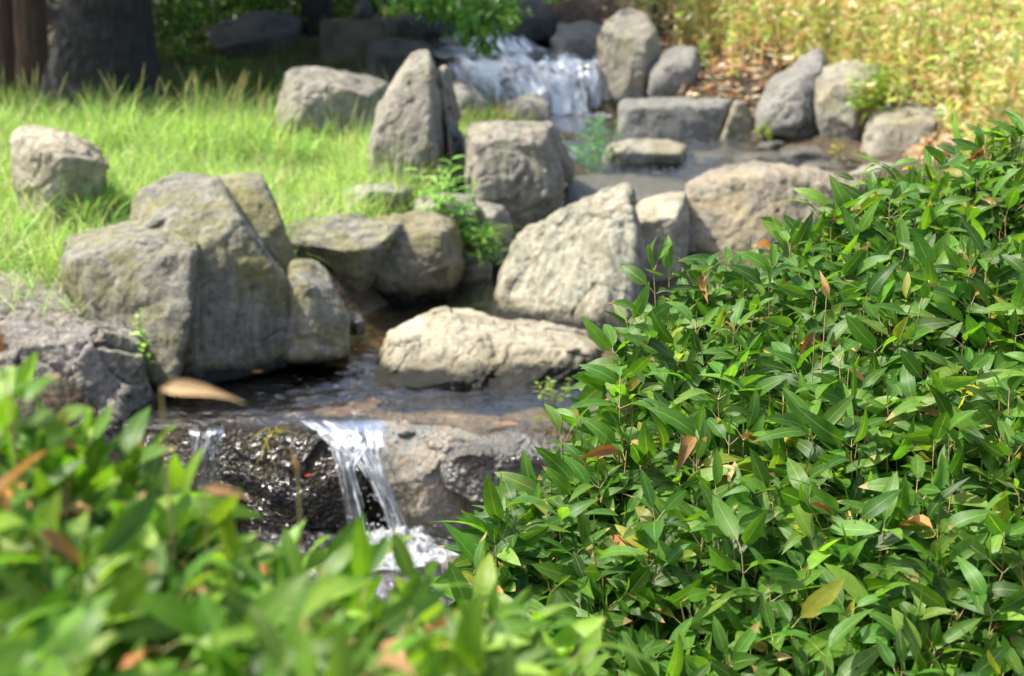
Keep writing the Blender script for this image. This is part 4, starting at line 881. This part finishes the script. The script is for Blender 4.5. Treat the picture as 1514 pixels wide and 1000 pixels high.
# --- leafy weeds
def weed(name, label, spots, Ln, pal, seed=0, h=.4, droop=.35, wr=.2, cat_='weed', leaves=16, group=None, hang=0.):
    rng = np.random.default_rng(seed); c = P(*spots[0]); root = empty(name, c, label, cat_, group); paths, radii = [], []; B, D, U, LL = [], [], [], []
    for (px, py, Y) in spots:
        p0 = P(px, py, Y); hh = h * rng.uniform(.7, 1.1); tip = p0 + np.array((rng.normal(0, .2) * hh, rng.normal(-.1, .15) * hh, hh * (1 if not hang else -.3)))
        mid = (p0 + tip) / 2 + np.array((0, 0, hang * hh)); t = np.linspace(0, 1, 7)[:, None]; path = (1 - t) ** 2 * p0 + 2 * t * (1 - t) * mid + t * t * tip
        paths.append(path); radii.append(np.linspace(.0035, .0012, 7)); az = rng.uniform(0, 6.28)
        for q in range(leaves):
            s_ = .15 + .85 * q / (leaves - 1); p = (1 - s_) ** 2 * p0 + 2 * s_ * (1 - s_) * mid + s_ * s_ * tip; az += 2.4; el = rng.normal(.45, .2)
            B.append(p); D.append((math.cos(az) * math.cos(el), math.sin(az) * math.cos(el), math.sin(el))); U.append(rng.normal(0, .3, 3) + (0, -.2, 1)); LL.append(Ln * rng.uniform(.7, 1.15) * (1 - .35 * s_))
    LL = np.array(LL); n = len(B)
    V, F, a, b = leaf_arrays(np.array(B), np.array(D), np.array(U), LL, LL * wr, pick(pal, n, .12), droop=rng.normal(droop, .1, n), fold=.25, seg=5)
    mk('leaves', V, F, M_weedl, root, origin=c, attrs={'lc': a, 'lt': b}); V, F = tube_arrays(paths, radii, 5); mk('stem', V, F, M_wstem, root, origin=c)
    return root
M_weedl = leaf_mat('weed_leaf', .45, .4, False, (1.3, 1.5, .5)); M_wstem = plain_mat('weed_stem', (.12, .22, .05), .6)
WG = [(3, (.20, .42, .07)), (2, (.28, .50, .09)), (1, (.4, .55, .14))]
weed('leafy_weed', 'narrow-leaved green weed standing before the right foot of the tallest upright stone', [(655, 320, 9.2), (640, 325, 9.15), (668, 330, 9.1), (630, 318, 9.3), (680, 335, 9.1), (650, 330, 9.0)], .16, WG, 1, .42)
weed('leafy_weed', 'lower green weed beside the knobbly light stone, trailing towards the tiny cascade', [(690, 345, 9.2), (700, 370, 9.1), (712, 385, 9.0), (720, 395, 9.), (735, 400, 9.0)], .15, WG, 2, .25)
weed('leafy_weed', 'dark-edged green weed clump in the stream left of the flat brown stone', [(845, 250, 12.4), (860, 252, 12.3), (872, 255, 12.2), (885, 248, 12.4), (895, 245, 12.5), (858, 245, 12.7), (880, 240, 12.8), (868, 250, 12.5)], .17, [(3, (.08, .22, .05)), (2, (.12, .3, .06))], 3, .45)
weed('leafy_weed', 'small green sprout hanging in the gap between the front left boulder and the largest boulder', [(208, 500, 6.35), (215, 520, 6.35), (222, 540, 6.35)], .07, WG, 4, .12, wr=.4, leaves=8)
weed('leafy_weed', 'yellow-green plant growing over the right side of the tan far boulder', [(1270, 175, 12.9), (1285, 170, 12.9), (1300, 165, 13.0), (1290, 150, 13.1), (1310, 160, 13.1), (1275, 160, 12.95), (1325, 165, 13.1)], .14, [(3, (.34, .42, .06)), (2, (.26, .38, .05))], 5, .4, wr=.4, leaves=20)
weed('leafy_weed', 'tiny yellow-green plant at the foot of the blue-grey boulder of the touching pair', [(1118, 200, 13.2), (1128, 205, 13.15), (1138, 207, 13.1)], .07, [(3, (.3, .38, .05))], 6, .14, wr=.45, leaves=12)
weed('leafy_weed', 'small bright plant on the leaf litter above the dark grey rounded rock', [(1035, 100, 15.2), (1045, 105, 15.2), (1030, 95, 15.3)], .10, [(3, (.2, .36, .06))], 7, .3, wr=.4, leaves=12)
weed('leafy_weed', 'pale yellow-green seedling at the water edge in front of the cream pool boulder', [(805, 600, 6.3), (815, 602, 6.3), (822, 604, 6.3), (830, 600, 6.35)], .05, [(3, (.32, .42, .08))], 8, .14, wr=.45, leaves=12)
weed('leafy_weed', 'small yellowish plant at the base of the tan far boulder near the wet stones', [(1232, 232, 12.6), (1245, 240, 12.6)], .09, [(3, (.36, .33, .06))], 9, .16, wr=.4, leaves=10)
tuft('moss_strands', 'two strands of yellow-brown waterweed hanging over the black wet sill rock', 405, 640, 5.98, 14, .14, .006, [(1, (.25, .22, .03))], 1.0, 2.5, .03, cat_='waterweed')

# --- fallen leaf things
def flat_leaf(label, px, py, Y, l, col, ang, name='fallen_leaf', group=None):
    c = P(px, py, Y); d = np.array([[math.cos(R(ang)), math.sin(R(ang)), .03]])
    V, F, a, b = leaf_arrays(c[None], d, np.array([[0, -.2, 1.]]), np.array([l]), np.array([l * .35]), np.array([col]), droop=.05, fold=.15)
    tag(mk(name, V, F, M_dry, origin=c, attrs={'lc': a, 'lt': b}), label, 'leaf', group)
flat_leaf('tan fallen leaf caught on the wet sill at the right of the lip', 730, 628, 6.15, .12, (.5, .3, .16), 8)
flat_leaf('red fallen leaf stuck on the black wet sill rock', 450, 704, 5.9, .04, (.5, .06, .03), 30)
flat_leaf('small orange fallen leaf lying at the dark foot of the largest boulder', 372, 550, 6.75, .06, (.5, .28, .04), 10)

# --- right bank: sun-bleached bamboo and litter
def bank():
    rng = np.random.default_rng(77)
    def area(n, f): X = rng.uniform(.8, 8.2, n); Y = rng.uniform(11.2, 21, n); k = f(X, Y); return X[k], Y[k]
    edge = lambda Y: np.interp(Y, [11.2, 12.5, 13.2, 14, 15, 16, 17, 20], [3.6, 3.9, 3.6, 3.1, 2.6, 2.1, 1.8, 1.4])
    # litter
    X, Y = area(30000, lambda X, Y: X > np.interp(Y, [11.2, 12.6, 13.2, 14, 15, 16, 17, 20], [3.2, 3.5, 3.2, 2.4, 1.7, 1.4, 1.2, 1.]))
    n = len(X); Z = G(X, Y) + rng.uniform(0, .05, n); ang = rng.uniform(0, 6.28, n); l = rng.uniform(.06, .14, n)
    V, F, a, b = leaf_arrays(np.stack([X, Y, Z], 1), np.stack([np.cos(ang), np.sin(ang), rng.normal(.1, .2, n)], 1), np.stack([rng.normal(0, .4, n), rng.normal(-.3, .4, n), np.ones(n)], 1), l, l * .3, pick([(4, (.46, .24, .10)), (3, (.55, .38, .2)), (3, (.68, .56, .38)), (1, (.25, .12, .05))], n, .2), seg=3)
    tag(mk('leaf_litter', V, F, M_dry, attrs={'lc': a, 'lt': b}), 'orange-brown leaf litter covering the foot of the sunny far bank', 'leaf litter', kind='stuff')
    # bleached bamboo: stems and leaves
    X, Y = area(6200, lambda X, Y: (X > edge(Y) + .1 + rng.normal(0, .3, len(X))) )
    n = len(X); Z0 = G(X, Y); h = rng.uniform(.35, 1.0, n); bot = np.stack([X, Y, Z0], 1); top = bot + np.stack([rng.normal(0, .1, n), rng.normal(-.05, .1, n), h], 1)
    paths = [np.array([bot[i], (bot[i] + top[i]) / 2 + rng.normal(0, .015, 3), top[i]]) for i in range(n)]
    V, F = tube_arrays(paths, [np.array([.006, .005, .003])] * n, 3)
    tag(mk('dry_stalks', V, F, M_stalk), 'orange straw stalks of the bleached bamboo on the far bank', 'stalks', kind='stuff')
    m = 20; s_ = rng.uniform(.15, 1.05, (n, m)); B = bot[:, None] + (top - bot)[:, None] * s_[..., None]; B = B.reshape(-1, 3); N = len(B); az = rng.uniform(0, 6.28, N); el = rng.normal(.2, .5, N)
    D = np.stack([np.cos(az) * np.cos(el), np.sin(az) * np.cos(el), np.sin(el)], 1); U = np.stack([rng.normal(-.2, .5, N), rng.normal(-.3, .5, N), np.ones(N)], 1); l = rng.uniform(.06, .14, N)
    col = pick([(5, (.42, .50, .10)), (3, (.28, .42, .07)), (4, (.74, .60, .32)), (2.5, (.56, .32, .10)), (1.2, (.8, .74, .52)), (3, (.24, .42, .07))], N, .2)
    V, F, a, b = leaf_arrays(B, D, U, l, l * .24, col, droop=.3, seg=3)
    tag(mk('bank_bamboo', V, F, M_grass, attrs={'lc': a, 'lt': b}), 'yellow-green sun-bleached bamboo leaves massed on the far right bank', 'bamboo', kind='stuff')
_bk = lambda X, Y: (X > np.interp(Y, [11.2, 12.5, 13.2, 14, 15, 16, 17, 20], [3.7, 4.0, 3.7, 3.2, 2.7, 2.2, 1.9, 1.5]) + .2) & (X < 8.2)
M_stalk = plain_mat('dry_stalk', (.55, .33, .12), .7, (.66, .50, .26), 10)
bank()
zone_grass('bank_grass', 'long straw and yellow-green grass blades growing through the bamboo on the far right bank', 26000, (1.5, 8.2), (11.3, 20.5), _bk, (.2, .5), (.008, .018), [(4, (.42, .52, .12)), (4, (.72, .56, .27)), (1.5, (.28, .44, .08)), (1.5, (.60, .34, .11))], .3, seed=35)

# --- trees and shrubs
def trunk_mesh(name, rings, mat, parent, sides=72, rough=.07, flare=None):
    """rings: list of (centre xyz, radius)"""
    n = len(rings); c = np.array([r[0] for r in rings], float); rad = np.array([r[1] for r in rings], float)
    t = np.linspace(0, n - 1, n * 14); cc = np.stack([np.interp(t, range(n), c[:, k]) for k in range(3)], 1); rr = np.interp(t, range(n), rad)
    th = np.linspace(0, 2 * np.pi, sides, endpoint=False)
    V = cc[:, None] + rr[:, None, None] * np.stack([np.cos(th), np.sin(th), 0 * th], 1)[None]
    V = V.reshape(-1, 3); q = V * np.array((11, 11, 1.8)); out = nrm(V - np.repeat(cc, sides, 0)); out[:, 2] = 0
    V = V + out * (ridged(q, 4) * rough * np.repeat(rr, sides))[:, None] * 2
    i = np.arange(len(cc) - 1)[:, None]; j = np.arange(sides)[None]; jn = (j + 1) % sides
    F = np.stack([i * sides + j, i * sides + jn, (i + 1) * sides + jn, (i + 1) * sides + j], -1).reshape(-1, 4)
    return mk(name, V, F, mat, parent, origin=parent.location)
def crown_arrays(blobs, n, l, pal, seed, wr=.45, shell=.5):
    rng = np.random.default_rng(seed); vols = np.array([b[3] * b[4] * b[5] for b in blobs]) ** .8; which = rng.choice(len(blobs), n, p=vols / vols.sum()); bl = np.array(blobs)[which]
    d = nrm(rng.normal(size=(n, 3))); r = rng.uniform(shell, 1.08, n)
    p = bl[:, :3] + d * r[:, None] * bl[:, 3:6]
    gap = fbm(p * 1.1 + seed, 3); k = gap > -.18; p, d = p[k], d[k]; n = len(p)
    D = d * .6 + rng.normal(0, .6, (n, 3)); D[:, 2] -= .2; U = rng.normal(0, .5, (n, 3)) + (0, 0, 1); ll = rng.uniform(.7, 1.2, n) * l
    return leaf_arrays(p, D, U, ll, ll * wr, pick(pal, n, .2), droop=.2, seg=3)
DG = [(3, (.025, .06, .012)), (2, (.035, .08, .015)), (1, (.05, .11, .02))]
def tree(name, label, base, rings, blobs, n, l, mat, seed, pal=DG, limbs=()):
    root = empty(name, base, label, 'tree'); trunk_mesh('trunk', rings, mat, root)
    if limbs:
        V, F = tube_arrays([np.array(x[0], float) for x in limbs], [np.array(x[1], float) for x in limbs], 8); mk('limbs', V, F, mat, root, origin=root.location)
    if n:
        V, F, a, b = crown_arrays(blobs, n, l, pal, seed); mk('crown', V, F, M_tree_leaf, root, origin=root.location, attrs={'lc': a, 'lt': b})
    return root
def crings(pts): return [(P(a, b, Y), r) for a, b, Y, r in pts]
b0 = P(155, 175, 13.8)
tree('tree', 'big dark flared tree trunk with sun flecks at the back of the lawn', b0,
  crings([(155, 200, 13.9, .62), (153, 165, 13.9, .56), (152, 100, 13.9, .50), (155, 50, 13.9, .43), (160, 0, 13.9, .37)]) + [((-4.1, 14, 2.6), .34), ((-4.2, 14.2, 3.6), .28), ((-4.2, 14.3, 5.5), .15)],
  [(-5.0, 15.5, 4.6, 2.6, 2.2, 1.2), (-6.8, 14.6, 4.8, 2.2, 1.8, 1.1), (-3.4, 16.0, 5.0, 1.8, 1.8, 1.2), (-6, 17.5, 5.0, 2.5, 2.2, 1.4), (-8.5, 15.5, 5.0, 2, 2, 1.3), (-5, 14, 5.4, 2.5, 1.2, .8), (-7.5, 19, 6.5, 3, 2.5, 1.5), (-3, 18.5, 6.5, 3, 2.5, 1.5)], 36000, .16, M_bark, 5,
  limbs=[([(-4.2, 14.2, 3.4), (-5.5, 15, 4.2), (-7, 15.2, 4.8)], [.18, .11, .03]), ([(-4.2, 14.2, 3.4), (-3.6, 15.2, 4.4), (-3.2, 16.2, 5)], [.16, .1, .03]), ([(-4.2, 14.3, 3.8), (-5, 16, 4.8), (-6, 17.4, 5.2)], [.15, .1, .03])])
for k, (px, r, Y, lab) in enumerate([(14, .12, 15.6, 'slim brown trunk at the very left edge of the photo'), (52, .16, 15.2, 'brown trunk just left of the big dark flared trunk')]):
    c = P(px, 140, Y)
    tree('tree', lab, c, [((c[0], Y, c[2] - .4), r * 1.25), ((c[0], Y, c[2] + .4), r), ((c[0] + .05, Y, c[2] + 1.6), r * .9), ((c[0], Y, c[2] + 4.4), r * .5)],
      [(c[0] - .8, Y + .8, c[2] + 4.4, 1.9, 1.6, 1.1), (c[0] + .6, Y + 1.8, c[2] + 4.8, 1.8, 1.6, 1.2)], 9000, .16, M_barkb, 8 + k)
# tree behind the block, whose limb hangs over the upper waterfall
c = P(470, 60, 19)
lb = [P(470, -160, 18.8), P(560, -130, 17.5), P(620, -60, 16.2), P(668, -10, 15.0), P(700, 40, 14.6)]
tr = tree('tree', 'shaded tree behind the concrete block, its leafy limb hanging over the upper waterfall', c,
  [((c[0], 19, c[2] - .5), .22), ((c[0], 19, c[2] + 1), .18), ((c[0], 18.8, c[2] + 3), .15), ((c[0], 18.6, c[2] + 5), .08)],
  [(c[0], 18.5, 6.2, 2.4, 2.2, 1.4), (c[0] - 1.8, 18., 5.6, 2., 2., 1.2), (c[0] + 1.2, 18.4, 6.2, 1.6, 2, 1.2), (c[0] - .6, 16.6, 5.6, 1.6, 1.4, .9)], 20000, .16, M_bark, 12, limbs=[(lb, [.07, .05, .035, .02, .006])])
def hanging():
    rng = np.random.default_rng(5); B, D = [], []
    for (px, py, Y, sx, sy, n) in [(620, -5, 15.2, 40, 12, 130), (670, 5, 14.9, 40, 16, 190), (720, 10, 14.8, 34, 20, 190), (705, 45, 14.6, 14, 14, 70), (712, 66, 14.6, 10, 6, 22), (748, 25, 14.7, 12, 14, 60), (690, 30, 14.7, 20, 16, 90), (640, 8, 15, 22, 10, 70)]:
        for _ in range(n): B.append(P(px + rng.normal(0, sx * .7), py + rng.normal(0, sy * .7), Y + rng.normal(0, .15))); D.append(rng.normal(0, .5, 3) + (0, -.1, -.6))
    n = len(B); l = rng.uniform(.09, .16, n)
    V, F, a, b = leaf_arrays(np.array(B), np.array(D), rng.normal(0, .6, (n, 3)) + (0, -.4, .8), l, l * .36, pick([(3, (.07, .17, .025)), (2, (.10, .24, .03)), (1, (.16, .3, .05))], n), seg=4)
    mk('leaves', V, F, M_tree_leaf, tr, origin=tr.location, attrs={'lc': a, 'lt': b})
hanging()
def shrub(label, blobs_px, n, l, pal, seed):
    bl = []
    for (px, py, Y, rx, ry, rz) in blobs_px: p = P(px, py, Y); bl.append((*p, rx, ry, rz))
    g = float(G(np.array([bl[0][0]]), np.array([bl[0][1]]))[0]); root = empty('shrub', (bl[0][0], bl[0][1], g), label, 'shrub')
    V, F, a, b = crown_arrays(bl, n, l, pal, seed, shell=.3); mk('foliage', V, F, M_tree_leaf, root, origin=root.location, attrs={'lc': a, 'lt': b})
    paths = [[(bl[0][0], bl[0][1], g), (b_[0], b_[1], b_[2])] for b_ in bl for _ in (0,)]
    V, F = tube_arrays([np.array(p) for p in paths], [np.array([.04, .012])] * len(paths), 5); mk('stems', V, F, M_bark, root, origin=root.location)
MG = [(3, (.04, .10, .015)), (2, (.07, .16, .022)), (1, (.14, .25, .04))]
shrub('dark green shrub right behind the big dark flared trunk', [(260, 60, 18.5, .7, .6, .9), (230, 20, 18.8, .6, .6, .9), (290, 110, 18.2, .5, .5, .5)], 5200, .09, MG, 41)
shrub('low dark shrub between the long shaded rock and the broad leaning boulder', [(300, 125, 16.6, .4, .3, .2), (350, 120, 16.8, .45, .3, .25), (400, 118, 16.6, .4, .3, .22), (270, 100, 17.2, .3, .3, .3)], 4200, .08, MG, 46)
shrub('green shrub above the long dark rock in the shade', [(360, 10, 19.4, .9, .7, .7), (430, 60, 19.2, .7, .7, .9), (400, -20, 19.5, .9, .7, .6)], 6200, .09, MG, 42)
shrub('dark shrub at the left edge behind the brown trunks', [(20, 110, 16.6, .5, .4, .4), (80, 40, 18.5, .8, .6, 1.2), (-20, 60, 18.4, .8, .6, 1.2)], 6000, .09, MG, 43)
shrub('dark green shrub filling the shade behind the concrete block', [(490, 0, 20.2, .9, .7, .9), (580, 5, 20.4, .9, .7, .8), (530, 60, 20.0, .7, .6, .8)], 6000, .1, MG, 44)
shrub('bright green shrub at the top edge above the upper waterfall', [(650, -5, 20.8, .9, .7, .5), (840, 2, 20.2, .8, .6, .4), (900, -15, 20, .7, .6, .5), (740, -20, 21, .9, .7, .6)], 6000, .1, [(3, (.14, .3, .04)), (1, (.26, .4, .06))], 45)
def woods():
    rng = np.random.default_rng(3); bl = [(x, rng.uniform(22, 26), rng.uniform(1.5, 4.5), 1.8, 1.4, 1.6) for x in np.linspace(-14, 5, 22)]
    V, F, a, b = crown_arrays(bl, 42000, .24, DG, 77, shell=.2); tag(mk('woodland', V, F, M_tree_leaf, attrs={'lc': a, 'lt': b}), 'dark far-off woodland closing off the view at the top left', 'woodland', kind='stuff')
woods()
